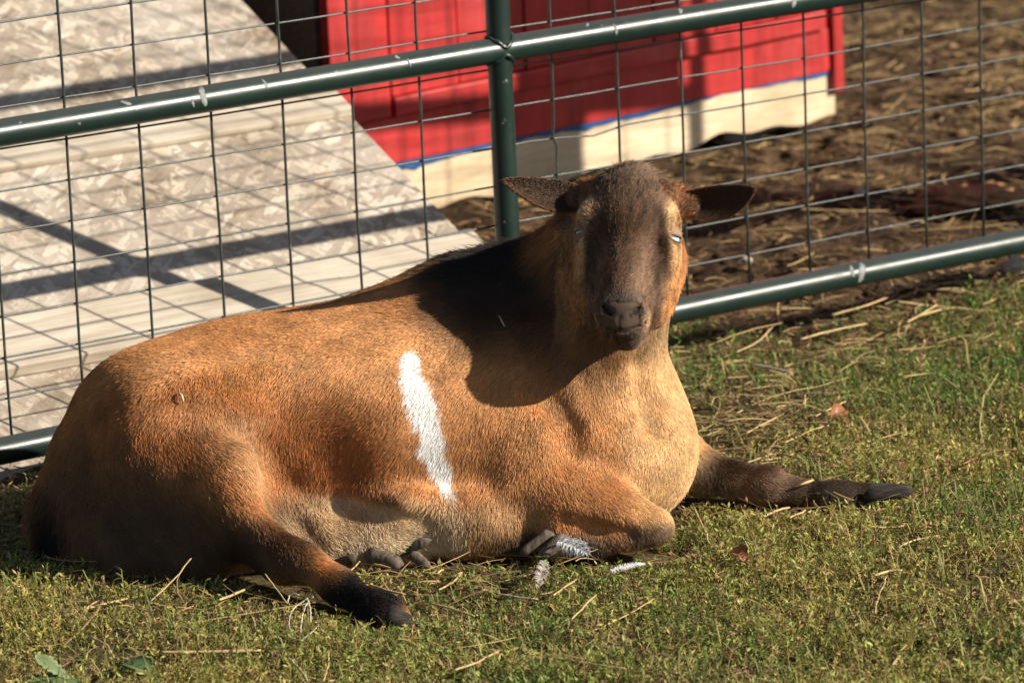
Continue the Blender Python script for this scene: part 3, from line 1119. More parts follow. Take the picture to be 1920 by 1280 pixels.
        for s in ((-1, 1) if skin else ()):  # shade in nostrils, mouth crease and lip groove painted into the skin
            for (r_, d_, f_, q_) in ((0.0115, 0.104, 0.011, 0.0030), (0.016, 0.0998, 0.010, 0.0032), (0.020, 0.0955, 0.007, 0.0028)):
                c = hp(c, s * r_, d_, f_, (q_, q_, 0.012), (0.008, 0.006, 0.006), 0.35)
            for q in range(7):
                t = q / 6
                c = hp(c, s * 0.027 * t, 0.1225 - 0.015 * t * t, 0.003 - 0.014 * t * t, (0.006, 0.0015, 0.010), (0.022, 0.016, 0.013), 0.6, 0.85)
        if skin:
            c = hp(c, 0, 0.113, 0.008, (0.0020, 0.010, 0.012), (0.015, 0.011, 0.010), 0.4)
        c = c * np.array([1.48, 1.40, 1.32])
        back = np.clip((-0.075 - h[:, 2]) / 0.03, 0, 1)[:, None]
        C[head] = c * (1 - back) + C[head] * back
    return C


skin_col = coat(BV, True)
goat = empty('goat', (-0.15, 5.15, 0.0))
tag(goat, 'brown goat with a white side flash and dark face lying on the grass', 'goat')
M_SKIN = attr_material('goat_skin', 0.7, 0.2)
body = np_mesh('body', BV, BF, M_SKIN, goat, cols=skin_col * 0.62, smooth=True)


# ---- ears
def ear(side):
    """a cupped leaf: base at the head, tip outwards; returns outer mesh arrays"""
    base = HP(side * 0.060, -0.043, -0.062)
    tip = W(947, 338, 5.065) if side < 0 else W(1412, 353, 5.065)
    ax = tip - base
    L = np.linalg.norm(ax)
    ax /= L
    up = np.array([0, 0.0, 1.0])
    up -= ax * (up @ ax)
    up /= np.linalg.norm(up)
    out = np.cross(ax, up)
    if out[1] > 0:
        out = -out                                   # towards the viewer: the open side
    tilt = math.radians(-24 if side < 0 else -6)
    up, out = up * math.cos(tilt) + out * math.sin(tilt), out * math.cos(tilt) - up * math.sin(tilt)
    ns, nt = 40, 17
    outer, inner = [], []
    for i in range(ns):
        s = i / (ns - 1)
        q_ = min(max(s, 0.0), 0.9999)
        if side < 0:
            low = 0.0200 * math.sin(math.pi * q_ ** 0.85) ** 0.75 + 0.0140 * (1 - q_) ** 1.3
        else:
            low = 0.0235 * math.sin(math.pi * q_ ** 1.10) ** 0.65 + 0.0100 * (1 - q_)
        high = 0.0095 * math.sin(math.pi * (0.18 + 0.8199 * q_)) ** 0.6
        cup = 0.012 * (1 - 0.7 * s)
        for j in range(nt):
            t = -1 + 2 * j / (nt - 1)
            ctr = base + ax * (L * s) + up * (0.006 * (1 - s))
            off_ = high * t if t > 0 else low * t
            tt = (off_ + low) / (low + high + 1e-6) * 2 - 1
            p = ctr + up * off_ + out * (cup * (tt * tt) * 1.2 - 0.006)
            outer.append(p - out * 0.0013)
            inner.append(p + out * 0.0013)
    V = np.array(outer + inner)
    off = ns * nt
    Fq = []
    for i in range(ns - 1):
        for j in range(nt - 1):
            a = i * nt + j
            Fq.append([a, a + nt, a + nt + 1, a + 1])
            Fq.append([off + a, off + a + 1, off + a + nt + 1, off + a + nt])
        for j in (0, nt - 1):
            a = i * nt + j
            q = [a, a + nt, off + a + nt, off + a]
            Fq.append(q if j else q[::-1])
    for j in range(nt - 1):
        a = (ns - 1) * nt + j
        Fq.append([a, off + a, off + a + 1, a + 1])
    Fq = np.array(Fq)
    isin = np.zeros(len(V), bool)
    isin[off:] = True
    s = np.tile(np.repeat(np.linspace(0, 1, ns), nt), 2)
    t = np.abs(np.tile(np.linspace(-1, 1, nt), 2 * ns))
    c = np.where(isin[:, None], np.array([0.075, 0.045, 0.030]), np.array([0.34, 0.20, 0.12]))
    edge = np.clip((np.maximum(t, s * 1.02) - 0.8) / 0.2, 0, 1)[:, None]
    c = c * (1 - edge * 0.6) + np.array([0.15, 0.07, 0.033]) * edge * 0.6
    near = np.clip(1 - s / 0.35, 0, 1)[:, None]
    c = c * (1 - near * 0.5) + np.array([0.21, 0.13, 0.08]) * near * 0.5
    nn = vnormals(V, Fq)
    # outward check against the open side
    if np.mean(nn[off:] @ out) < 0:
        Fq = Fq[:, ::-1].copy()
        nn = -nn
    return V, Fq, nn, c, ax


M_EAR = attr_material('ear_skin', 0.6, 0.2, 0.08)
ears = []
for side in (-1, 1):
    V, Fq, nn, c, ax = ear(side)
    np_mesh('ear', V, Fq, M_EAR, goat, cols=c, smooth=True)
    ears.append((V, Fq, nn, c, ax))

# ---- eyes: pale blue iris with a slot pupil, half shut between lids
M_IRIS = make_plain('pale_blue_iris', (0.50, 0.63, 0.74), 0.06, 0.6, 0.25, 90)
M_PUPIL = make_plain('dark_pupil', (0.006, 0.006, 0.008), 0.08, 0.6)
M_LID = make_plain('brown_eyelid', (0.24, 0.16, 0.105), 0.6, 0.25)
for s in (-1, 1):
    ctr = HP(s * 0.0490, 0.004, -0.0245)
    gaze = hr * s * 0.80 + hf * 0.60
    gaze /= np.linalg.norm(gaze)
    side_v = np.cross(gaze, hd)
    side_v /= np.linalg.norm(side_v)
    dn = np.cross(side_v, gaze)
    if dn @ hd < 0:
        dn = -dn
    bm = bmesh.new()
    bmesh.ops.create_uvsphere(bm, u_segments=24, v_segments=16, radius=0.0125)
    bmesh.ops.translate(bm, verts=bm.verts, vec=Vector(ctr))
    eye = bm_obj('eye', bm, M_IRIS, goat, True)
    pv, pf = tube_data([ctr + gaze * 0.0121 + side_v * q * 0.0036 for q in (-1, 0, 1)], [0.0006, 0.0012, 0.0006], 8)
    pu = np_mesh('pupil', pv, pf, M_PUPIL, smooth=True)
    pu.parent = eye
    for nm, lo_, hi_ in (('upper_eyelid', -1.75, 0.06), ('lower_eyelid', 0.46 if s > 0 else 0.26, 1.6)):
        vs, fs = [], []
        na, nb_ = 9, 13
        for rr in (0.0130, 0.0150):
            for i in range(na):
                a = lo_ + (hi_ - lo_) * i / (na - 1)
                for j in range(nb_):
                    b = -1.5 + 3.0 * j / (nb_ - 1)
                    cen = a * math.cos(b * 0.9) if abs(a) < 0.5 else a
                    d = (gaze * math.cos(cen) + dn * math.sin(cen)) * math.cos(b) + side_v * math.sin(b)
                    vs.append(ctr + d * rr)
        o2 = na * nb_
        for i in range(na - 1):
            for j in range(nb_ - 1):
                a = i * nb_ + j
                fs.append([a, a + 1, a + nb_ + 1, a + nb_])
                fs.append([o2 + a, o2 + a + nb_, o2 + a + nb_ + 1, o2 + a + 1])
        for i in range(na - 1):
            for j in (0, nb_ - 1):
                a = i * nb_ + j
                fs.append([a, a + nb_, o2 + a + nb_, o2 + a])
        for j in range(nb_ - 1):
            for i in (0, na - 1):
                a = i * nb_ + j
                fs.append([a, a + 1, o2 + a + 1, o2 + a])
        lid = np_mesh(nm, vs, fs, M_LID, smooth=True)
        lid.parent = eye

# ---- hooves
M_HOOF = make_wood('grey_hoof_horn', (0.045, 0.036, 0.028), (0.21, 0.17, 0.135), 0.4, (90, 90, 14))
M_HOOFD = make_wood('black_hoof_horn', (0.014, 0.012, 0.011), (0.075, 0.066, 0.058), 0.0, (20, 20, 90))


def hoof(a, b, ra, rb, flat, mat, upv=(0, 0, 1)):
    """one claw: from coronet a to toe b, flat sole"""
    a, b = np.asarray(a), np.asarray(b)
    ax = b - a
    L = np.linalg.norm(ax)
    ax /= L
    up = np.asarray(upv, float)
    up -= ax * (up @ ax)
    up /= np.linalg.norm(up)
    sd = np.cross(ax, up)
    vs, fs = [], []
    n, m = 9, 14
    for i in range(n):
        t = i / (n - 1)
        r = ra + (rb - ra) * t
        if t > 0.8:
            r *= math.sqrt(max(0.06, 1 - ((t - 0.8) / 0.2) ** 2))
        if t < 0.2:
            r *= math.sqrt(max(0.10, 1 - ((0.2 - t) / 0.21) ** 2))
        ring = 1 + (0.015 if i % 2 else 0)
        for k in range(m):
            th = 2 * math.pi * k / m
            y = math.sin(th)
            y = max(y, -flat)
            vs.append(a + ax * (L * t) + sd * (r * 0.72 * ring * math.cos(th)) + up * (r * ring * y - 0.25 * r * t))
    for i in range(n - 1):
        for k in range(m):
            fs.append([i * m + k, i * m + (k + 1) % m, (i + 1) * m + (k + 1) % m, (i + 1) * m + k])
    fs.append(list(range(m))[::-1])
    fs.append([(n - 1) * m + k for k in range(m)])
    return np_mesh('hoof', vs, fs, mat, goat, smooth=True)


for d in (-0.010, 0.010):
    q = np.array([0, d * 1.2, 0])
    hoof(W(722, 1150, 4.79) + q, W(800, 1182, 4.775) + q * 0.7, 0.0120, 0.0060, 0.5, M_HOOFD)
    hoof(W(1618, 926, 5.17) + q, W(1712, 918, 5.16) + q * 0.8, 0.0118, 0.0055, 0.5, M_HOOFD)
hoof(W(628, 1066, 5.01), W(668, 1042, 4.985), 0.0130, 0.0075, 0.2, M_HOOF, (-0.9, -0.3, 0.3))
hoof(W(690, 1046, 5.005), W(756, 1058, 4.975), 0.0165, 0.0105, 0.2, M_HOOF, (0.3, -0.5, 1))
hoof(W(742, 1038, 5.02), W(808, 1012, 5.00), 0.0125, 0.0085, 0.2, M_HOOF, (0.3, -0.3, 1))
hoof(W(768, 1040, 5.01), W(806, 1062, 4.985), 0.0115, 0.0065, 0.2, M_HOOF, (0.5, -0.2, 1))
hoof(W(1062, 1006, 4.985), W(1008, 1046, 4.97), 0.0140, 0.0075, 0.25, M_HOOF, (0.6, -0.4, 1))
hoof(W(1040, 1002, 4.995), W(975, 1038, 4.985), 0.0140, 0.0070, 0.25, M_HOOF, (0.6, -0.2, 1))

#FUR#
# ---- fur: hair strands combed along guides
def unit(v):
    v = np.asarray(v, float)
    return v / (np.linalg.norm(v, axis=-1, keepdims=True) + 1e-12)


# (pixel x, y, depth, direction in the picture: right, down, away) ; length, lift
GUIDES = [
    (860, 520, 5.20, (-1.0, 0.25, 0.0), 0.034, 0.30), (980, 480, 5.18, (-1.0, 0.45, 0.0), 0.040, 0.38),
    (1060, 450, 5.12, (-0.9, 0.6, 0.0), 0.036, 0.36), (740, 560, 5.2, (-1.0, 0.1, 0), 0.024, 0.22),
    (550, 600, 5.2, (-1.0, 0.12, 0), 0.019, 0.20), (380, 630, 5.18, (-1.0, 0.35, 0), 0.019, 0.22),
    (250, 690, 5.15, (-0.8, 0.7, 0), 0.020, 0.24), (130, 800, 5.14, (-0.35, 1.0, 0), 0.021, 0.22),
    (85, 960, 5.12, (0.1, 1.0, 0), 0.045, 0.25), (100, 1040, 5.10, (0.15, 1.0, 0), 0.050, 0.25),
    (180, 950, 5.02, (0.1, 1.0, 0), 0.022, 0.20), (250, 1050, 5.0, (0.25, 1.0, 0), 0.024, 0.20),
    (350, 1060, 5.0, (0.5, 1.0, 0), 0.024, 0.20), (300, 900, 5.0, (0.55, 0.9, 0), 0.022, 0.22),
    (330, 760, 5.03, (-0.5, 0.9, 0), 0.022, 0.30), (420, 760, 5.03, (-0.4, 0.9, 0), 0.021, 0.24),
    (400, 860, 4.97, (0.75, 0.6, 0), 0.020, 0.20), (470, 900, 4.93, (0.75, 0.9, 0), 0.021, 0.20),
    (450, 970, 4.93, (0.2, 1.0, 0), 0.030, 0.36), (530, 1010, 4.91, (0.5, 1.0, 0), 0.020, 0.26),
    (600, 1075, 4.87, (0.9, 0.7, 0), 0.012, 0.22), (700, 1130, 4.81, (0.9, 0.55, 0), 0.009, 0.22),
    (530, 760, 5.03, (-0.35, 0.95, 0), 0.021, 0.22), (570, 870, 5.01, (0.15, 1.0, 0), 0.024, 0.22),
    (650, 880, 5.0, (-0.05, 1.0, 0), 0.022, 0.22), (640, 760, 5.01, (-0.7, 0.75, 0), 0.020, 0.20),
    (700, 680, 5.05, (-1.0, 0.3, 0), 0.019, 0.20), (760, 780, 5.02, (-0.75, 0.65, 0), 0.019, 0.20),
    (800, 900, 5.01, (-0.35, 1.0, 0), 0.021, 0.20), (860, 680, 5.04, (-0.85, 0.5, 0), 0.019, 0.20),
    (900, 850, 5.02, (-0.5, 0.9, 0), 0.019, 0.18), (960, 760, 5.02, (-0.6, 0.8, 0), 0.019, 0.18),
    (950, 950, 5.0, (-0.1, 1.0, 0), 0.028, 0.22), (900, 990, 5.01, (-0.2, 1.0, 0), 0.028, 0.26),
    (1000, 650, 5.06, (-0.8, 0.6, 0), 0.022, 0.22), (1080, 620, 5.05, (-0.45, 0.9, 0), 0.026, 0.22),
    (1150, 680, 5.04, (0.05, 1.0, 0), 0.026, 0.20), (1210, 640, 5.08, (0.1, 1.0, 0), 0.019, 0.16),
    (1240, 760, 5.08, (0.1, 1.0, 0), 0.015, 0.14), (1250, 870, 5.08, (-0.15, 1.0, 0), 0.015, 0.14),
    (1130, 800, 5.03, (-0.1, 1.0, 0), 0.017, 0.16), (1060, 820, 5.02, (-0.15, 1.0, 0), 0.017, 0.16),
    (1060, 920, 5.0, (0.2, 1.0, 0), 0.018, 0.18), (1150, 950, 4.98, (0.75, 0.65, 0), 0.015, 0.16),
    (1230, 985, 4.98, (0.5, 0.9, 0), 0.013, 0.18), (1100, 1000, 4.99, (0.3, 1.0, 0), 0.026, 0.26),
    (700, 960, 5.0, (0.5, 0.85, 0), 0.022, 0.22), (640, 990, 5.0, (1.0, 0.12, 0), 0.022, 0.16),
    (760, 1000, 5.0, (0.9, -0.25, 0), 0.022, 0.18), (560, 985, 5.0, (0.8, 0.6, 0), 0.022, 0.18),
    (430, 1085, 5.05, (0.7, 0.7, 0), 0.02, 0.2), (840, 960, 5.0, (0.3, 1.0, 0), 0.03, 0.32),
    (1330, 880, 5.18, (0.3, 1.0, 0), 0.024, 0.22), (1400, 890, 5.17, (0.9, 0.45, 0), 0.016, 0.20),
    (1480, 910, 5.16, (1.0, 0.3, 0), 0.010, 0.20), (1600, 925, 5.15, (1.0, 0.1, 0), 0.008, 0.20),
    (1050, 1030, 4.99, (-0.5, 0.8, 0), 0.015, 0.3),
]
RIGHT = np.array(R_)
UPV = np.array(U_)
FWD = np.array(fwd0)
gpos = np.array([surf(g[0], g[1], g[2]) for g in GUIDES])
gdir = np.array([unit(RIGHT * g[3][0] - UPV * g[3][1] + FWD * g[3][2]) for g in GUIDES])
glen = np.array([g[4] if g[4] > 0.030 else g[4] * 0.62 for g in GUIDES]) * 0.78
glift = np.array([g[5] for g in GUIDES]) * 0.66


def comb(P):
    D = np.zeros((len(P), 3))
    L = np.zeros(len(P))
    A = np.zeros(len(P))
    S = np.zeros(len(P))
    for i in range(len(gpos)):
        d2 = ((P - gpos[i]) ** 2).sum(1)
        w = 1 / (d2 + 0.0006) ** 2
        D += w[:, None] * gdir[i]
        L += w * glen[i]
        A += w * glift[i]
        S += w
    return D / S[:, None], L / S, A / S


def sample(V, Fq, Nn, count, weight):
    tri = np.concatenate([Fq[:, [0, 1, 2]], Fq[:, [0, 2, 3]]])
    a, b, c = V[tri[:, 0]], V[tri[:, 1]], V[tri[:, 2]]
    ar = np.linalg.norm(np.cross(b - a, c - a), axis=1) * weight((a + b + c) / 3, unit(Nn[tri].mean(1)))
    t = rng.choice(len(tri), count, p=ar / ar.sum())
    r1, r2 = np.sqrt(rng.random(count)), rng.random(count)
    w = np.stack([1 - r1, r1 * (1 - r2), r1 * r2], 1)
    P = (V[tri[t]] * w[:, :, None]).sum(1)
    nn = unit((Nn[tri[t]] * w[:, :, None]).sum(1))
    return P, nn, tri[t], w


def weight(P, n):
    view = unit(np.array([0.0, 0, CAM_H]) - P)
    f = (n * view).sum(1)
    w = np.where(f > -0.15, 1.0, 0.30)
    w = np.where((n[:, 2] < -0.55) & (P[:, 2] < 0.08), 0.05, w)
    H = (P - HO) @ HR.T
    hd_ = (np.abs(H[:, 0]) < 0.075) & (H[:, 1] > -0.08) & (H[:, 1] < 0.16) & (H[:, 2] > -0.10)
    w = np.where(hd_, w * 3.6, w)
    nose = hd_ & (np.abs(H[:, 0]) < 0.020) & (H[:, 1] > 0.0915) & (H[:, 1] < 0.121) & (H[:, 2] > -0.004)
    w = np.where(nose, 0.0, w)
    for s in (-1, 1):
        d = np.sqrt(((H - [s * 0.056, 0.004, -0.016]) ** 2).sum(1))
        w = np.where(d < 0.0078, 0.0, w)
    return w


N_FUR = 480000
P, nn, tr, bw = sample(BV, BF, BN, N_FUR, weight)
D, L, LIFT = comb(P)
H = (P - HO) @ HR.T
# hair on the face grows from the nose up over the brow and out over the cheeks
hm = np.clip((H[:, 2] + 0.085) / 0.02, 0, 1) * (np.abs(H[:, 0]) < 0.08) * (H[:, 1] > -0.085) * (H[:, 1] < 0.16)
side = np.sign(H[:, 0])[:, None]
fd_ = -hd[None] * 0.8 + hr[None] * side * np.clip(np.abs(H[:, 0:1]) / 0.05, 0, 1) * 0.7
fd_ = fd_ + (hd[None] * 1.3 + hr[None] * side * 0.2) * np.clip((np.abs(H[:, 0:1]) - 0.034) / 0.014, 0, 1) * np.clip((H[:, 1:2] + 0.01) / 0.02, 0, 1)
fd_ = fd_ + 0.5 * np.stack([NS[q](P, 45.0) for q in range(3)], 1)
D = D * (1 - hm[:, None]) + unit(fd_) * hm[:, None]
fl = 0.0090 + 0.012 * np.clip((-0.025 - H[:, 1]) / 0.045, 0, 1) - 0.0058 * np.clip((H[:, 1] - 0.050) / 0.045, 0, 1)
fl = np.where((np.abs(H[:, 0]) > 0.035) & (H[:, 1] > -0.02), np.minimum(fl, 0.007), fl)
L = L * (1 - hm) + fl * hm
LIFT = LIFT * (1 - hm) + (0.24 + 0.30 * np.clip((-0.03 - H[:, 1]) / 0.045, 0, 1)) * hm
# wandering and clumping
for sc, am, o in ((9.0, 0.30, 0), (28.0, 0.26, 2), (75.0, 0.20, 3)):
    D = D + am * np.stack([NS[(o + q) % 6](P, sc) for q in range(3)], 1)
D = D + rng.normal(0, 0.16, D.shape)
D = unit(D - nn * (D * nn).sum(1)[:, None])
LIFT = np.clip(LIFT + NS[4](P, 40.0) * 0.12 + rng.normal(0, 0.07, len(P)), 0.11, 1.2)
stray = rng.random(len(P)) < 0.012
LIFT = np.where(stray, LIFT + 0.5, LIFT)
L = L * rng.uniform(0.65, 1.15, len(P)) * (1 + 0.2 * NS[5](P, 30.0))
grav = np.tile(np.array([0, 0, -0.12]), (len(P), 1))
grav -= nn * np.minimum((grav * nn).sum(1), 0)[:, None]
d0 = D * np.cos(LIFT)[:, None] + nn * np.sin(LIFT)[:, None]
d1 = D * np.cos(LIFT * 0.35)[:, None] + nn * np.sin(LIFT * 0.35)[:, None] + grav
K = 5
T = np.linspace(0, 1, K)
curl = rng.normal(0, 0.10, (len(P), 3))
PTS = P[:, None, :] - nn[:, None, :] * 0.0004 + L[:, None, None] * (
    d0[:, None, :] * (T - T * T * 0.5)[None, :, None] + d1[:, None, :] * (T * T * 0.5)[None, :, None]
    + curl[:, None, :] * (T * T)[None, :, None] * 0.6)


def sdf_at(Q):
    q = np.clip((Q - LO) / VX, 0, np.array(dim) - 1.001)
    i = q.astype(int)
    f = q - i
    r = np.zeros(len(Q))
    for a in (0, 1):
        for b in (0, 1):
            for c in (0, 1):
                w = (f[:, 0] if a else 1 - f[:, 0]) * (f[:, 1] if b else 1 - f[:, 1]) * (f[:, 2] if c else 1 - f[:, 2])
                r += w * SDF[i[:, 0] + a, i[:, 1] + b, i[:, 2] + c]
    return r


# no strand dives back under the skin
for k in range(1, K):
    PTS[:, k] += nn * np.clip(np.minimum(0.0008 + 0.0007 * k, 0.06 * L * k) - sdf_at(PTS[:, k]), 0, 0.015)[:, None]
FC = coat(P)
v = rng.normal(0, 1, (len(P), 1))
calm = 1 - 0.75 * np.clip((FC[:, 2:3] - 0.45) / 0.25, 0, 1)
FC = FC * np.clip(1 + calm * (0.19 + 0.22 * hm[:, None]) * v, 0.35, 2.2) * (1 + 0.20 * calm * NS[0](P, 50.0)[:, None])
hq = np.stack([H[:, 0] * 330, H[:, 1] * 70, H[:, 2] * 110], 1)
FC = FC * np.clip(1 + hm[:, None] * (0.50 * NS[3](hq, 1.0) + 0.35 * NS[5](hq, 2.3))[:, None], 0.3, 2.0)
FC = FC * np.clip(1 + calm * (1 - hm[:, None]) * (0.11 * NS[2](P, 150.0) + 0.08 * NS[4](P, 320.0))[:, None], 0.4, 1.7)
gold = (rng.random(len(P)) < 0.06)[:, None]
FC = np.where(gold, FC * 1.25 + 0.02, FC)
FR = np.where(hm > 0.5, 0.00022, 0.00027) * rng.uniform(0.8, 1.2, len(P))

parts = [(PTS, FC, FR)]
# short hair on the ears, longer inside the cup
for (V, Fq, en, ec, ax) in ears:
    P2, n2, t2, w2 = sample(V, Fq, en, 14000, lambda p, n: np.ones(len(p)))
    dd = unit(ax[None] + 0.3 * rng.normal(0, 1, (len(P2), 3)))
    l2 = rng.uniform(0.0018, 0.0038, len(P2))
    q = unit(dd * 0.96 + n2 * 0.16)
    T2 = P2[:, None] + l2[:, None, None] * q[:, None] * T[None, :, None] + n2[:, None] * 0.0002
    c2 = (ec[t2] * w2[:, :, None]).sum(1) * rng.uniform(0.75, 1.3, (len(P2), 1))
    parts.append((T2, c2, np.full(len(P2), 0.00024)))
PTS = np.concatenate([q[0] for q in parts]).astype(np.float32)
FC = np.clip(np.concatenate([q[1] for q in parts]), 0.004, 0.95).astype(np.float32)
FR = np.concatenate([q[2] for q in parts]).astype(np.float32)
hc = bpy.data.hair_curves.new('fur')
hc.add_curves([K] * len(PTS))
hc.points.foreach_set('position', PTS.reshape(-1))
ra = hc.attributes.get('radius') or hc.attributes.new('radius', 'FLOAT', 'POINT')
ra.data.foreach_set('value', (FR[:, None] * np.array([1.0, 1.0, 0.9, 0.65, 0.12], np.float32)[None]).astype(np.float32).ravel())
ca = hc.attributes.new('col', 'FLOAT_COLOR', 'CURVE')
c4 = np.ones((len(FC), 4), np.float32)
c4[:, :3] = FC
ca.data.foreach_set('color', c4.ravel())


def make_fur():
    m = bpy.data.materials.new('goat_hair')
    m.use_nodes = True
    nt = m.node_tree
    nt.nodes.remove(nt.nodes['Principled BSDF'])
    a = nt.nodes.new('ShaderNodeAttribute')
    a.attribute_name = 'col'
    df = nt.nodes.new('ShaderNodeBsdfDiffuse')
    nt.links.new(a.outputs['Color'], df.inputs['Color'])
    tr_ = nt.nodes.new('ShaderNodeBsdfHair')
    tr_.component = 'Transmission'
    nt.links.new(a.outputs['Color'], tr_.inputs['Color'])
    tr_.inputs['RoughnessU'].default_value = 0.4
    tr_.inputs['RoughnessV'].default_value = 0.8
    rf = nt.nodes.new('ShaderNodeBsdfHair')
    rf.component = 'Reflection'
    sh = mixc(nt, 0.62, (0.42, 0.40, 0.37), a.outputs['Color'])
    nt.links.new(mixc(nt, 1.0, sh, (1.3, 1.3, 1.3), 'MULTIPLY'), rf.inputs['Color'])
    rf.inputs['RoughnessU'].default_value = 0.22
    rf.inputs['RoughnessV'].default_value = 0.55
    m1 = nt.nodes.new('ShaderNodeMixShader')
    m1.inputs[0].default_value = 0.22
    nt.links.new(df.outputs[0], m1.inputs[1])
    nt.links.new(tr_.outputs[0], m1.inputs[2])
    m2 = nt.nodes.new('ShaderNodeMixShader')
    m2.inputs[0].default_value = 0.11
    nt.links.new(m1.outputs[0], m2.inputs[1])
    nt.links.new(rf.outputs[0], m2.inputs[2])
    nt.links.new(m2.outputs[0], nt.nodes['Material Output'].inputs[0])
    return m


hc.materials.append(make_fur())
fur = bpy.data.objects.new('fur', hc)
link(fur)
child(fur, goat)
fur['kind'] = 'stuff'

# ------------------------------------------------------------------ what lies and grows on the ground
HX = np.full((150, 100), 9.0)                      # lowest point of the animal above each centimetre of ground
hi_, hj_ = ((BV[:, 0] + 0.75) / 0.01).astype(int), ((BV[:, 1] - 4.6) / 0.01).astype(int)
np.minimum.at(HX, (np.clip(hi_, 0, 149), np.clip(hj_, 0, 99)), BV[:, 2])
for _ in range(2):                                  # close pin-holes
    Q = np.pad(HX, 1, constant_values=9.0)
    mn = np.minimum.reduce([Q[1:-1, :-2], Q[1:-1, 2:], Q[:-2, 1:-1], Q[2:, 1:-1]])
    HX = np.where(HX > 5, np.where(mn < 0.02, 0.03, HX), HX)


def clear_h(P):
    i = ((P[:, 0] + 0.75) / 0.01).astype(int)
    j = ((P[:, 1] - 4.6) / 0.01).astype(int)
    ok = (i >= 0) & (i < 150) & (j >= 0) & (j < 100)
    r = np.full(len(P), 9.0)
    r[ok] = HX[i[ok], j[ok]]
    return r


LOWX = HX < 0.09
for _ in range(6):
    Q = np.pad(LOWX, 1)
    LOWX = Q[1:-1, 1:-1] | Q[:-2, 1:-1] | Q[2:, 1:-1] | Q[1:-1, 2:]


def near_cap(P):
    """the plants right in front of the animal are pressed down"""
    i = np.clip(((P[:, 0] + 0.75) / 0.01).astype(int), 0, 149)
    j = np.clip(((P[:, 1] - 4.6) / 0.01).astype(int), 0, 99)
    return np.where(LOWX[i, j], rng.uniform(0.006, 0.017, len(P)), 9.0)


def ramp_clear(P):
    u, n = (P - F0) @ FD, (P - F0) @ FN
    return ~((u < ru1 + 0.03) & (u > ru0) & (n > D0 - 0.02))


def shed_clear(P):
    q = P - S0
    a, n = q @ WD, q @ WN
    return ~((a > LEFT - 0.02) & (a < LEN + 0.03) & (n > -0.03))


def scatter(n, x0, x1, y0, y1, margin=0.34, inner=-1.0):
    P = np.stack([rng.uniform(x0, x1, n), rng.uniform(y0, y1, n), np.zeros(n)], 1)
    d = np.abs(P[:, 0]) - P[:, 1] * 0.1135
    return P[(d < margin) & (d >= inner - 10 * (inner < 0))]


def straw_field(P):
    """where the loose straw lies on the grass side: a worn spot right of the goat, the strip along the gate"""
    s = np.zeros(len(P))
    for (x, y, rx, ry, a) in ((1390, 760, 0.13, 0.30, 1.0), (1300, 800, 0.10, 0.22, 0.9), (1500, 640, 0.24, 0.20, 0.8), (1700, 620, 0.25, 0.16, 0.9),
                              (850, 1090, 0.17, 0.06, 0.7), (420, 1130, 0.14, 0.05, 0.6), (40, 930, 0.16, 0.25, 0.7), (640, 1130, 0.08, 0.05, 0.4)):
        c = GR(x, y)
        s = np.maximum(s, a * np.exp(-((P[:, 0] - c[0]) / rx) ** 2 - ((P[:, 1] - c[1]) / ry) ** 2))
    return s


# ---- small-leaved ground cover
P = scatter(150000, -1.05, 1.15, 4.25, 6.6)
fmk = front_mask(P)
patchy = NS[0](P, 7.0) * 0.5 + NS[4](P, 19.0) * 0.5
dens = fmk * np.clip(0.78 + 0.75 * patchy, 0.08, 1) * (1 - 0.90 * straw_field(P))
keep = (rng.random(len(P)) < dens * 0.85) & (clear_h(P) > 0.028) & ramp_clear(P)
P = P[keep]
ch = clear_h(P)
patchy = patchy[keep]
NSP = len(P)
P[:, 2] = ground_h(P) - 0.002
hgt = rng.gamma(6.0, 0.0031, NSP) * (0.9 + 0.45 * patchy) * np.clip((P[:, 1] - 4.2) * 0.1 + 0.9, 0.8, 1.1)
tall = rng.random(NSP) < 0.10
hgt = np.where(tall, hgt * rng.uniform(1.5, 2.4, NSP), hgt)
hgt = np.minimum(np.clip(hgt, 0.007, 0.052), np.minimum(ch * 0.9, near_cap(P)))
az = rng.uniform(0, 2 * math.pi, NSP)
lean = rng.uniform(0.1, 1.05, NSP)
sd = np.stack([np.cos(az) * np.sin(lean), np.sin(az) * np.sin(lean), np.cos(lean)], 1)
greenness = np.clip(0.5 + 0.7 * NS[1](P, 3.3) + 0.35 * NS[5](P, 11.0) + 0.60 * (P[:, 1] - 5.35) + rng.normal(0, 0.22, NSP), 0, 1)[:, None]
CG, CY, CD = np.array([0.105, 0.205, 0.038]), np.array([0.34, 0.325, 0.085]), np.array([0.38, 0.25, 0.115])
cs = CG * greenness + CY * (1 - greenness)
cs = cs * rng.uniform(0.6, 1.35, (NSP, 1))
dry = rng.random(NSP) < 0.20
cs[dry] = CD * rng.uniform(0.45, 1.25, (dry.sum(), 1))
V_, F_, C_ = [], [], []
base = 0


def add(vs, fs, cs_):
    """vs (n,k,3), fs (m,3) in local indices, cs_ (n,3) or (n,k,3)"""
    global base
    n, k, _ = vs.shape
    V_.append(vs.reshape(-1, 3))
    F_.append((fs[None] + (np.arange(n) * k)[:, None, None] + base).reshape(-1, 3))
    if cs_.ndim == 2:
        cs_ = np.repeat(cs_[:, None], k, 1)
    C_.append(cs_.reshape(-1, 3))
    base += n * k


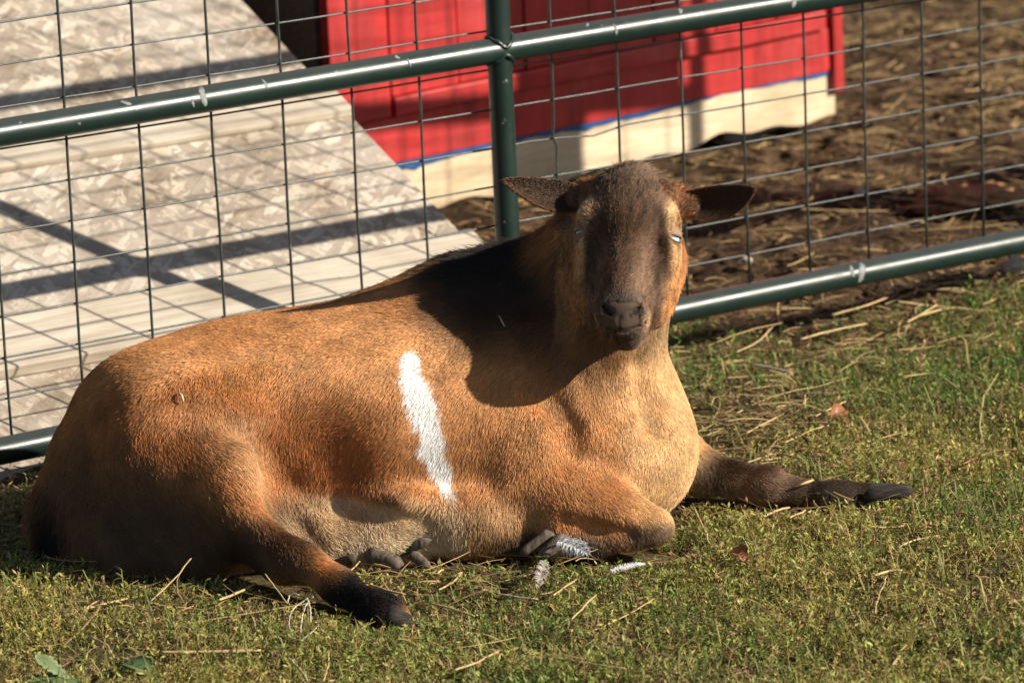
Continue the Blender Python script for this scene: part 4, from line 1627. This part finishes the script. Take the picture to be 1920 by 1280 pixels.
sidev = unit(np.cross(sd, np.array([0.3, -1.0, 0.2])))
tip = P + sd * hgt[:, None]
w_ = 0.0006
add(np.stack([P - sidev * w_, P + sidev * w_, tip], 1), np.array([[0, 1, 2]]), cs * np.array([1.1, 0.8, 0.7]))
for k in range(8):
    t = (k + 0.7 + rng.uniform(-0.3, 0.3, NSP)) / 8.0
    rt = P + sd * (hgt * t)[:, None]
    a2 = rng.uniform(0, 2 * math.pi, NSP)
    el = rng.uniform(-0.1, 1.1, NSP)
    ld = np.stack([np.cos(a2) * np.cos(el), np.sin(a2) * np.cos(el), np.sin(el)], 1)
    ll = rng.uniform(0.0038, 0.0095, NSP)[:, None]
    lw = ll * rng.uniform(0.10, 0.20, NSP)[:, None]
    pv = unit(np.cross(ld, rng.normal(0, 1, (NSP, 3)) + np.array([0, 0, 1.2])))
    c = cs * rng.uniform(0.75, 1.3, (NSP, 1))
    add(np.stack([rt, rt + ld * ll * 0.5 - pv * lw, rt + ld * ll, rt + ld * ll * 0.5 + pv * lw], 1), np.array([[0, 1, 2], [0, 2, 3]]), c)
# the same plants, fewer and coarser, beyond the sides of the view
P = scatter(190000, -2.0, 2.1, 4.1, 6.8, 1.05, 0.34)
keep = (rng.random(len(P)) < front_mask(P) * 0.75) & ramp_clear(P)
P = P[keep]
no = len(P)
P[:, 2] = ground_h(P) * np.clip(1.6 - np.abs(P[:, 0]) / 2.5, 0.2, 1)
az = rng.uniform(0, 2 * math.pi, no)
g3 = np.clip(0.38 + 0.4 * NS[1](P, 3.3)[:, None] + rng.normal(0, 0.25, (no, 1)), 0, 1)
c3 = (CG * g3 + CY * (1 - g3)) * rng.uniform(0.6, 1.3, (no, 1))
for k in range(5):
    a2 = az + k * 1.26 + rng.normal(0, 0.4, no)
    el = rng.uniform(0.1, 1.2, no)
    ld = np.stack([np.cos(a2) * np.cos(el), np.sin(a2) * np.cos(el), np.sin(el)], 1)
    ll = rng.uniform(0.006, 0.016, no)[:, None]
    pv = unit(np.cross(ld, rng.normal(0, 1, (no, 3)) + np.array([0, 0, 1.2]))) * ll * 0.12
    add(np.stack([P, P + ld * ll * 0.5 - pv, P + ld * ll, P + ld * ll * 0.5 + pv], 1), np.array([[0, 1, 2], [0, 2, 3]]), c3 * rng.uniform(0.8, 1.2, (no, 1)))
# thin blades among it
P = scatter(44000, -1.05, 1.15, 4.25, 6.6)
keep = (rng.random(len(P)) < front_mask(P) * (1 - 0.7 * straw_field(P)) * 0.75) & (clear_h(P) > 0.03) & ramp_clear(P)
P = P[keep]
nb2 = len(P)
P[:, 2] = ground_h(P) - 0.002
az = rng.uniform(0, 2 * math.pi, nb2)
h2 = np.minimum(np.minimum(rng.gamma(4, 0.0065, nb2), clear_h(P) * 0.9), near_cap(P) * 1.2)[:, None]
hz_ = np.stack([np.cos(az), np.sin(az), np.zeros(nb2)], 1)
bend = rng.uniform(0.4, 1.5, (nb2, 1))
m_ = P + hz_ * h2 * bend * 0.3 + np.array([0, 0, 1.0]) * h2 * 0.6
t_ = P + hz_ * h2 * bend * 0.95 + np.array([0, 0, 1.0]) * h2 * (1.0 - 0.45 * bend)
pv = np.stack([-np.sin(az), np.cos(az), np.zeros(nb2)], 1) * rng.uniform(0.0005, 0.0012, (nb2, 1))
g2 = np.clip(rng.normal(0.5, 0.3, (nb2, 1)), 0, 1)
c = (np.array([0.09, 0.16, 0.035]) * g2 + np.array([0.33, 0.27, 0.10]) * (1 - g2)) * rng.uniform(0.6, 1.3, (nb2, 1))
add(np.stack([P - pv, P + pv, m_ - pv * 0.8, m_ + pv * 0.8, t_], 1), np.array([[0, 1, 3], [0, 3, 2], [2, 3, 4]]), c)
grass = np_mesh('grass', np.concatenate(V_), np.concatenate(F_), M_LEAF, cols=np.concatenate(C_))
tag(grass, 'low green and yellowing weedy grass in front of the gate', 'grass', kind='stuff')
N_GRASS = len(grass.data.polygons)

# ---- loose straw and dead stems
V_, F_, C_ = [], [], []
base = 0


def strips(P, length, width, tiltmax, colr, bend=0.25):
    n = len(P)
    az = rng.uniform(0, math.pi, n)
    tl = rng.uniform(-tiltmax, tiltmax, n)
    d = np.stack([np.cos(az) * np.cos(tl), np.sin(az) * np.cos(tl), np.sin(tl)], 1)
    pv = np.stack([-np.sin(az), np.cos(az), np.zeros(n)], 1)
    up = np.cross(d, pv)
    up = np.where(up[:, 2:3] < 0, -up, up)
    roll = rng.uniform(-0.7, 0.7, n)[:, None]
    pv, up = pv * np.cos(roll) + up * np.sin(roll), up * np.cos(roll) - pv * np.sin(roll)
    b1 = rng.normal(0, bend, (n, 1)) * length[:, None]
    rows = []
    for t in (-0.5, -0.17, 0.17, 0.5):
        ctr = P + d * (length * t)[:, None] + pv * b1 * (t * t - 0.1) + up * (np.abs(b1) * 0.3 * (0.25 - t * t))
        ww = width[:, None] * (1 if abs(t) < 0.4 else 0.7)
        rows += [ctr - pv * ww * 0.5, ctr + up * ww * 0.28, ctr + pv * ww * 0.5]
    f = []
    for r in range(3):
        for q in range(2):
            a = r * 3 + q
            f += [[a, a + 1, a + 4], [a, a + 4, a + 3]]
    add(np.stack(rows, 1), np.array(f), colr)


def straw_cols(n, dark=0.0):
    k = rng.random((n, 1))
    c = np.array([0.52, 0.38, 0.17]) * (1 - k) + np.array([0.36, 0.23, 0.10]) * k
    c = c * rng.uniform(0.55, 1.35, (n, 1))
    old = rng.random(n) < dark
    c[old] = np.array([0.11, 0.068, 0.040]) * rng.uniform(0.5, 1.6, (old.sum(), 1))
    return c


P = scatter(76000, -1.2, 1.6, 4.3, 9.4, 0.40)
fmk = front_mask(P)
pen = 1 - fmk
clump = np.clip(NS[2](P, 3.5) * 0.9 + NS[3](P, 9.0) * 0.6 + 0.35, 0.05, 1)
gd = np.abs((P - F0) @ FN + 0.05)
gu = (P - F0) @ FD
prob = pen * (0.30 + 0.50 * clump + 0.55 * np.exp(-(gd / 0.22) ** 2) * np.clip(gu + 0.2, 0, 1)) + fmk * (0.03 + 1.0 * straw_field(P))
keep = (rng.random(len(P)) < prob) & (clear_h(P) > 0.02) & ramp_clear(P) & shed_clear(P)
P = P[keep]
fmk = fmk[keep]
P[:, 2] = ground_h(P) + 0.003 + rng.random(len(P)) * np.where(fmk > 0.5, 0.018, 0.012)
ln = np.where(rng.random(len(P)) < 0.6, rng.uniform(0.008, 0.03, len(P)), rng.gamma(4, 0.016, len(P)))
strips(P, ln, rng.uniform(0.0010, 0.0028, len(P)), 0.22, straw_cols(len(P), 0.30))
# dead reddish stems between the leaves
P = scatter(44000, -1.0, 1.1, 4.3, 6.3)
keep = (rng.random(len(P)) < front_mask(P) * 0.42) & (clear_h(P) > 0.02) & ramp_clear(P)
P = P[keep]
P[:, 2] = ground_h(P) + 0.002 + rng.random(len(P)) * 0.014
n = len(P)
cc = np.array([0.24, 0.15, 0.075]) * rng.uniform(0.4, 1.7, (n, 1))
strips(P, rng.uniform(0.008, 0.035, n), rng.uniform(0.0006, 0.0014, n), 0.6, cc)
straw = np_mesh('straw', np.concatenate(V_), np.concatenate(F_), M_STRAW, cols=np.concatenate(C_))
tag(straw, 'loose straw and dead stems littering the ground round the gate', 'straw', kind='stuff')

# ---- clods of earth and droppings in the pen
V_, F_, C_ = [], [], []
base = 0
bm = bmesh.new()
bmesh.ops.create_icosphere(bm, subdivisions=1, radius=1.0)
ico = np.array([v.co[:] for v in bm.verts])
icof = np.array([[v.index for v in f.verts] for f in bm.faces])
bm.free()
P = scatter(30000, -1.2, 1.7, 5.2, 9.4, 0.40)
keep = (rng.random(len(P)) < (1 - front_mask(P)) * np.clip(0.25 + NS[5](P, 6.0) * 0.5, 0.03, 0.6)) & ramp_clear(P) & shed_clear(P) & (clear_h(P) > 5)
P = P[keep]
n = len(P)
P[:, 2] = ground_h(P) + 0.001
rad = rng.gamma(2.2, 0.0024, (n, 1, 1)) + 0.0018
jit = rng.uniform(0.65, 1.3, (n, len(ico), 1))
a = rng.uniform(0, 6.28, n)
cx, sx = np.cos(a)[:, None], np.sin(a)[:, None]
q = ico[None] * jit * rad * np.array([1.15, 0.9, 0.62])
q = np.stack([q[:, :, 0] * cx - q[:, :, 1] * sx, q[:, :, 0] * sx + q[:, :, 1] * cx, q[:, :, 2]], 2)
cc = np.array([0.075, 0.046, 0.028]) * rng.uniform(0.35, 1.5, (n, 1))
pale = rng.random(n) < 0.06
cc[pale] = np.array([0.30, 0.20, 0.12]) * rng.uniform(0.6, 1.3, (pale.sum(), 1))
add(P[:, None] + q, icof, cc)
clods = np_mesh('soil_crumbs', np.concatenate(V_), np.concatenate(F_), M_SOIL, cols=np.concatenate(C_))
tag(clods, 'crumbs of dark earth strewn over the pen floor', 'soil', kind='stuff')

# ------------------------------------------------------------------ single things lying about
M_STALK = make_plain('golden_straw', (0.46, 0.33, 0.155), 0.5, 0.35, 0.2, 60)
M_WHITE_STALK = make_plain('bleached_straw', (0.50, 0.44, 0.32), 0.5, 0.3, 0.1, 60)
M_RED_STALK = make_plain('reddish_dead_stem', (0.30, 0.15, 0.08), 0.6, 0.25, 0.25, 60)


def stalk(pts, width, mat, label, lift=0.016, group=None, name='straw_stalk'):
    width *= 0.78
    """a flattened hollow stalk through pixels lying on the grass; a third value lifts that point"""
    P = []
    for p in pts:
        z = lift + (p[2] if len(p) > 2 else 0.0)
        P.append(GR(p[0], p[1], z))
    P = np.array(P)
    n = max(10, 6 * len(P))
    t = np.linspace(0, len(P) - 1, n)
    i = np.clip(t.astype(int), 0, len(P) - 2)
    f = (t - i)[:, None]
    E = np.concatenate([2 * P[:1] - P[1:2], P, 2 * P[-1:] - P[-2:-1]])
    a, b, c, d = E[i], E[i + 1], E[i + 2], E[i + 3]
    path = 0.5 * (2 * b + (c - a) * f + (2 * a - 5 * b + 4 * c - d) * f ** 2 + (3 * b - a - 3 * c + d) * f ** 3)
    path[:, :2] += np.cumsum(rng.normal(0, 0.0004, (n, 2)), 0)
    r = np.full(n, width * 0.5) * rng.uniform(0.85, 1.1, n)
    r[0] *= 0.6
    r[-1] *= 0.5
    o = tube(name, path, r, mat, None, 6)
    tag(o, label, 'straw', group)
    return o


STRAW_LABELS = [
    'golden straw slanting up between the bleached twig pair and the bare grass', 'long thin straw lying flat below the bent golden straw',
    'short bleached straw leaning beside an upright golden one', 'upright golden straw beside the short bleached one',
    'golden straw lying just beyond the tip of the hind hoof', 'slanting golden straw on grass below the thin white feather',
    'short golden straw right below the grey feather', 'thin bleached straw on bare ground under the goat\'s belly',
    'short golden straw alone on the grass below the front hoof', 'stubby golden straw beside an upright stem on the grass',
    'golden straw pointing down beside the goat\'s folded knee', 'stubby golden straw lying against the outstretched foreleg',
    'second stubby straw lying by the outstretched foreleg near its fetlock', 'bent golden straw just behind the outstretched foreleg',
    'short slanting straw in the strawy patch beside the chest', 'long arched golden straw on the green grass in the open',
    'golden straw touching the curled dead leaf behind the foreleg', 'golden straw in front of the curled dead leaf behind the foreleg',
    'golden straw below the gate rail beside the goat\'s neck', 'thick golden straw lying under the lower gate rail',
    'long golden straw on bare earth parallel to the lower rail', 'golden straw tilted up beneath the splash on the lower rail',
    'upright golden stem rising by the stubby straw on the grass', 'golden straw on bare ground behind the hind hoof',
    'bent golden straw beside the broad rounded leaf', 'reddish dead stem lying on the open grass beyond the front hoof']
stalk([(300, 1222), (380, 1221), (488, 1218)], 0.0052, M_STALK, 'long thick golden straw lying behind the broad leaf in the grass', 0.012)
stalk([(1413, 684), (1450, 690), (1488, 698)], 0.0042, M_WHITE_STALK, 'bleached white straw stub on green grass beside the goat', 0.02)
stalk([(278, 1130, -0.008), (330, 1082, 0.012), (358, 1046, 0.03)], 0.0022, M_STALK, 'golden straw sticking up in front of the goat\'s rump', 0.016)
stalk([(497, 1075, 0.02), (520, 1104, 0.008), (540, 1131)], 0.0024, M_STALK, 'golden straw leaning against the goat\'s hind shank', 0.016)
stalk([(410, 1125), (450, 1108), (478, 1092)], 0.0042, M_STALK, 'broad golden straw under the goat\'s bent hind leg', 0.010)
for pts, w, m in (
        ([(850, 1256), (895, 1240), (932, 1219)], 0.0030, M_STALK), ([(1022, 1229), (1080, 1240), (1166, 1254)], 0.0026, M_STALK),
        ([(540, 1232), (556, 1252), (574, 1276)], 0.0028, M_WHITE_STALK), ([(608, 1275), (616, 1250), (618, 1220)], 0.0026, M_STALK),
        ([(805, 1130), (850, 1142), (888, 1154)], 0.0034, M_STALK), ([(1070, 1160), (1092, 1138), (1112, 1114)], 0.0026, M_STALK),
        ([(1038, 1116), (1062, 1098), (1082, 1086)], 0.0026, M_STALK), ([(930, 1112), (960, 1118), (1002, 1124)], 0.0022, M_WHITE_STALK),
        ([(1686, 1026), (1710, 1014), (1738, 1006)], 0.0030, M_STALK), ([(1640, 1078), (1668, 1070), (1692, 1068)], 0.0036, M_STALK),
        ([(1300, 950), (1320, 990), (1334, 1018)], 0.0034, M_STALK), ([(1432, 968), (1458, 956), (1480, 950)], 0.0040, M_STALK),
        ([(1480, 970), (1500, 962), (1515, 956)], 0.0034, M_STALK), ([(1398, 868), (1450, 850), (1500, 858)], 0.0026, M_STALK),
        ([(1400, 812), (1430, 796), (1456, 782)], 0.0026, M_STALK), ([(1690, 706), (1750, 702), (1792, 726)], 0.0028, M_STALK),
        ([(1528, 780), (1560, 764), (1590, 752)], 0.0030, M_STALK), ([(1470, 830), (1520, 806), (1556, 796)], 0.0026, M_STALK),
        ([(1380, 660), (1420, 640), (1450, 612)], 0.0030, M_STALK), ([(1560, 590), (1620, 574), (1668, 556)], 0.0036, M_STALK),
        ([(1500, 636), (1560, 620), (1626, 606)], 0.0036, M_STALK), ([(1700, 604), (1730, 588), (1762, 570)], 0.0034, M_STALK),
        ([(1640, 1150), (1655, 1110), (1664, 1080)], 0.0024, M_STALK), ([(690, 1095), (722, 1105), (760, 1112)], 0.0034, M_STALK),
        ([(170, 1194), (200, 1206), (218, 1230)], 0.0028, M_STALK), ([(1805, 870), (1860, 846), (1905, 842)], 0.0026, M_RED_STALK)):
    stalk(pts, w, m, STRAW_LABELS.pop(0), 0.015, 'single straws on the grass')
# pale curly dead grass in front of the hind shank
tuft = empty('dead_grass_tuft', GR(568, 1150))
tag(tuft, 'tangle of pale curled dead grass in front of the goat\'s hind shank', 'dead grass')
for pts in ([(575, 1122, 0.02), (545, 1145, 0.01), (541, 1175), (550, 1196)], [(575, 1120, 0.022), (583, 1145, 0.01), (588, 1168)],
            [(560, 1115, 0.02), (545, 1112, 0.015), (540, 1128, 0.008)], [(588, 1118, 0.02), (575, 1135, 0.01), (566, 1180), (572, 1200)],
            [(598, 1172), (580, 1188), (566, 1200)]):
    o = stalk(pts, 0.0022, M_WHITE_STALK, 'x', 0.012, None, 'blade')
    for k in ('label', 'category'):
        del o[k]
    child(o, tuft)
# straw caught in the coat
bm_p = [W(338, 737, 4.99), W(343, 744, 4.985), W(345, 752, 4.985)]
tree_hit = None
from mathutils.bvhtree import BVHTree
bvh = BVHTree.FromPolygons([tuple(v) for v in BV], [tuple(int(i) for i in f) for f in BF])


def on_body(x, y, off=0.008):
    d = Vector(pix_ray(x, y)).normalized()
    hit = bvh.ray_cast(Vector((0, 0, CAM_H)), d)
    if hit[0] is None:
        return GR(x, y, 0.03)
    return np.array(hit[0]) - np.array(d) * off


o = tube('straw_bit', [on_body(335, 735, 0.007), on_body(341, 742, 0.011), on_body(344, 753, 0.008)], [0.0012, 0.0016, 0.0010], M_WHITE_STALK, None, 6)
tag(o, 'short pale straw bit caught in the coat on the goat\'s hip', 'straw')
o = tube('straw_bit', [on_body(936, 592, 0.010), on_body(941, 602, 0.012), on_body(946, 612, 0.009)], [0.0007, 0.0009, 0.0006], M_WHITE_STALK, None, 5)
tag(o, 'tiny white fleck caught in the dark shoulder hair of the goat', 'straw')
o = tube('straw_stalk', [on_body(1492, 912, 0.006), on_body(1512, 904, 0.014), on_body(1524, 900, 0.014), on_body(1521, 896, 0.014)],
         [0.0014, 0.0018, 0.0016, 0.001], M_STALK, None, 6)
tag(o, 'curled golden straw lying across the goat\'s outstretched foreleg', 'straw')


# ---- leaves
def leaf(name, outline, base, dirv, sidev_, upv, size, mat, label, cup=0.15, cat='leaf', thick=0.0006):
    """a thin blade with midrib fold; outline: list of (along, half width)"""
    vs, fs = [], []
    n = len(outline)
    dirv, sidev_, upv = unit(dirv), unit(sidev_), unit(upv)
    for lay in (0, 1):
        for (a, w) in outline:
            c = base + dirv * (a * size) + upv * (-cup * size * (a - 0.5) ** 2)
            for q in (-1, -0.5, 0, 0.5, 1):
                vs.append(c + sidev_ * (w * size * q) + upv * (cup * size * abs(q) * w * 0.9 + (thick if lay else 0)))
    k = n * 5
    for i in range(n - 1):
        for q in range(4):
            a = i * 5 + q
            fs.append([a, a + 5, a + 6, a + 1])
            fs.append([k + a, k + a + 1, k + a + 6, k + a + 5])
        for q in (0, 4):
            a = i * 5 + q
            fs.append([a, a + 5, k + a + 5, k + a])
    for q in range(4):
        for i in (0, n - 1):
            a = i * 5 + q
            fs.append([a, a + 1, k + a + 1, k + a])
    o = np_mesh(name, vs, fs, mat, None, smooth=True)
    tag(o, label, cat)
    return o


def green_leaf_mat(name, c1, c2):
    m, nt, b = material(name)
    g = noise(nt, coords(nt), 60, 4)
    c = ramp(nt, g, [(0.3, c1), (0.7, c2)])
    nt.links.new(c, b.inputs['Base Color'])
    b.inputs['Roughness'].default_value = 0.45
    t = nt.nodes.new('ShaderNodeBsdfTranslucent')
    nt.links.new(c, t.inputs['Color'])
    mx = nt.nodes.new('ShaderNodeMixShader')
    mx.inputs[0].default_value = 0.2
    nt.links.new(b.outputs[0], mx.inputs[1])
    nt.links.new(t.outputs[0], mx.inputs[2])
    nt.links.new(mx.outputs[0], nt.nodes['Material Output'].inputs[0])
    bump(nt, b, noise(nt, coords(nt), 140, 3), 0.4, 0.002)
    return m


M_BROAD = green_leaf_mat('broad_green_leaf', (0.10, 0.16, 0.055), (0.17, 0.235, 0.09))
M_PALE_LEAF = green_leaf_mat('pale_green_leaf', (0.19, 0.25, 0.11), (0.28, 0.34, 0.16))
M_BROWN_LEAF = green_leaf_mat('brown_dead_leaf', (0.22, 0.085, 0.030), (0.34, 0.14, 0.05))
ser = [(0, 0.02), (0.08, 0.06), (0.14, 0.05), (0.22, 0.11), (0.28, 0.08), (0.36, 0.15), (0.42, 0.11), (0.5, 0.17), (0.56, 0.13), (0.64, 0.18),
       (0.7, 0.14), (0.78, 0.15), (0.84, 0.11), (0.92, 0.08), (1.0, 0.01)]
rnd = [(0, 0.03), (0.08, 0.13), (0.16, 0.22), (0.24, 0.25), (0.32, 0.33), (0.42, 0.31), (0.5, 0.36), (0.6, 0.31), (0.68, 0.33), (0.78, 0.24), (0.86, 0.23), (0.94, 0.10), (1, 0.02)]
a_, b_ = GR(130, 1272, 0.010), GR(66, 1226, 0.034)
leaf('broad_leaf', ser, a_, b_ - a_, np.cross(b_ - a_, [0.2, -1, 0.6]), [0.2, -0.7, 0.8], np.linalg.norm(b_ - a_), M_PALE_LEAF,
     'pale green toothed leaf standing up from the grass', 0.12)
a_, b_ = GR(222, 1240, 0.010), GR(312, 1264, 0.012)
leaf('broad_leaf', rnd, a_, b_ - a_, np.cross(b_ - a_, [0, 0, 1]), [0, -0.35, 1], 0.055, M_BROAD, 'broad rounded green leaf lying in the grass below the long straw', 0.45)
a_, b_ = GR(20, 1292, 0.004), GR(180, 1282, 0.008)
leaf('broad_leaf', rnd, a_, b_ - a_, np.cross(b_ - a_, [0, 0, 1]), [0, -0.2, 1], 0.08, M_BROAD, 'broad green leaf under the pale toothed leaf', 0.35)
a_, b_ = GR(1368, 1030, 0.022), GR(1408, 1052, 0.014)
leaf('dead_leaf', rnd, a_, b_ - a_, np.cross(b_ - a_, [0.1, -0.8, 0.8]), [0.1, -0.6, 0.8], 0.028, M_BROWN_LEAF, 'curled brown dead leaf on the grass below the outstretched foreleg', 0.9)
a_, b_ = GR(1560, 786, 0.01), GR(1592, 758, 0.022)
leaf('dead_leaf', rnd, a_, b_ - a_, np.cross(b_ - a_, [0.1, -0.8, 0.8]), [0.1, -0.6, 0.8], 0.03, M_BROWN_LEAF, 'curled brown dead leaf among the straw beside the goat\'s chest', 0.9)

# ---- feathers
M_FEATHER = make_plain('white_down', (0.60, 0.60, 0.60), 0.8, 0.2, 0.12, 80)
M_GREYF = make_plain('grey_feather', (0.30, 0.27, 0.24), 0.7, 0.2, 0.25, 80)


def feather(p0, p1, width, z0, z1, mat, label, nbarb=60, fluff=0.35, curl=0.25):
    a, b = GR(*p0, z0), GR(*p1, z1)
    root = empty('feather', a)
    tag(root, label, 'feather')
    ax = b - a
    L = np.linalg.norm(ax)
    ax = ax / L
    sd_ = unit(np.cross(ax, np.array([0.15, -0.75, 0.65])))
    up = np.cross(sd_, ax)
    if up[2] < 0:
        up = -up
    path = [a + ax * L * t + up * (curl * L * t * (1 - t)) for t in np.linspace(0, 1, 10)]
    tube('quill', path, np.linspace(0.0007, 0.0002, 10), mat, root, 5)
    vs, fs = [], []
    for i in range(nbarb):
        t = 0.12 + 0.88 * i / (nbarb - 1)
        c = a + ax * L * t + up * (curl * L * t * (1 - t))
        w = width * math.sin(math.pi * min(1, t * 0.9 + 0.1)) ** 0.6
        for s in (-1, 1):
            ww = w * rng.uniform(0.75, 1.1)
            e = c + sd_ * s * ww + ax * ww * 0.7 + up * rng.normal(0, fluff * 0.5) * width + ax * rng.normal(0, fluff * 0.6) * width
            m = (c + e) / 2 + up * width * 0.15
            k = len(vs)
            tw = ax * (L / nbarb * 0.8)
            vs += [c - tw, c + tw, m - tw, m + tw, e - tw * 0.3, e + tw * 0.3]
            fs += [[k, k + 1, k + 3, k + 2], [k + 2, k + 3, k + 5, k + 4]]
    o = np_mesh('vane', vs, fs, mat, root, smooth=True)
    o['kind'] = 'stuff'


feather((1040, 1012), (1106, 1040), 0.0120, 0.034, 0.026, M_FEATHER, 'small fluffy white feather beside the goat\'s folded foreleg', 60, 0.6)
feather((1022, 1050), (1006, 1104), 0.0080, 0.020, 0.014, M_GREYF, 'grey feather hanging in the grass below the folded foreleg', 44, 0.5)
feather((1138, 1072), (1210, 1056), 0.0036, 0.016, 0.022, M_FEATHER, 'thin white feather curled on the grass away from the legs', 50, 0.5, 0.35)

# ---- stone and clods in the pen
def lump(name, P, r, mat, label, cat, sq=(1, 0.9, 0.7), ru=0.12):
    bm = bmesh.new()
    bmesh.ops.create_icosphere(bm, subdivisions=4, radius=1.0)
    co = np.array([v.co[:] for v in bm.verts])
    k = 1 + 0.22 * NS[3](co + P * 7, 1.6) + ru * NS[4](co + P * 7, 4.0) + ru * 0.7 * NS[5](co + P * 7, 9.0)
    for v, q, s in zip(bm.verts, co, k):
        v.co = Vector(P + q * s * r * np.array(sq))
    o = bm_obj(name, bm, mat, None, True)
    tag(o, label, cat)


M_STONE = make_plain('pale_stone', (0.42, 0.36, 0.28), 0.85, 0.2, 0.25, 40)
M_CLAY = make_plain('orange_clay', (0.30, 0.155, 0.072), 0.95, 0.1, 0.35, 45)
lump('stone', GR(1908, 502, 0.012), 0.022, M_STONE, 'pale rounded stone lying under the lower gate rail', 'stone')
lump('stone', GR(1400, 488, 0.008), 0.009, M_STONE, 'small pale pebble on the pen floor behind the goat\'s ear', 'stone')
lump('stone', GR(1612, 362, 0.008), 0.010, M_STONE, 'small pale pebble alone on dark earth in mid pen', 'stone')
lump('clay_lump', GR(1800, 372, 0.004), 0.058, M_CLAY, 'low crumbly heap of orange brown clay on the pen floor', 'clay', (1.3, 1.1, 0.22), 0.5)
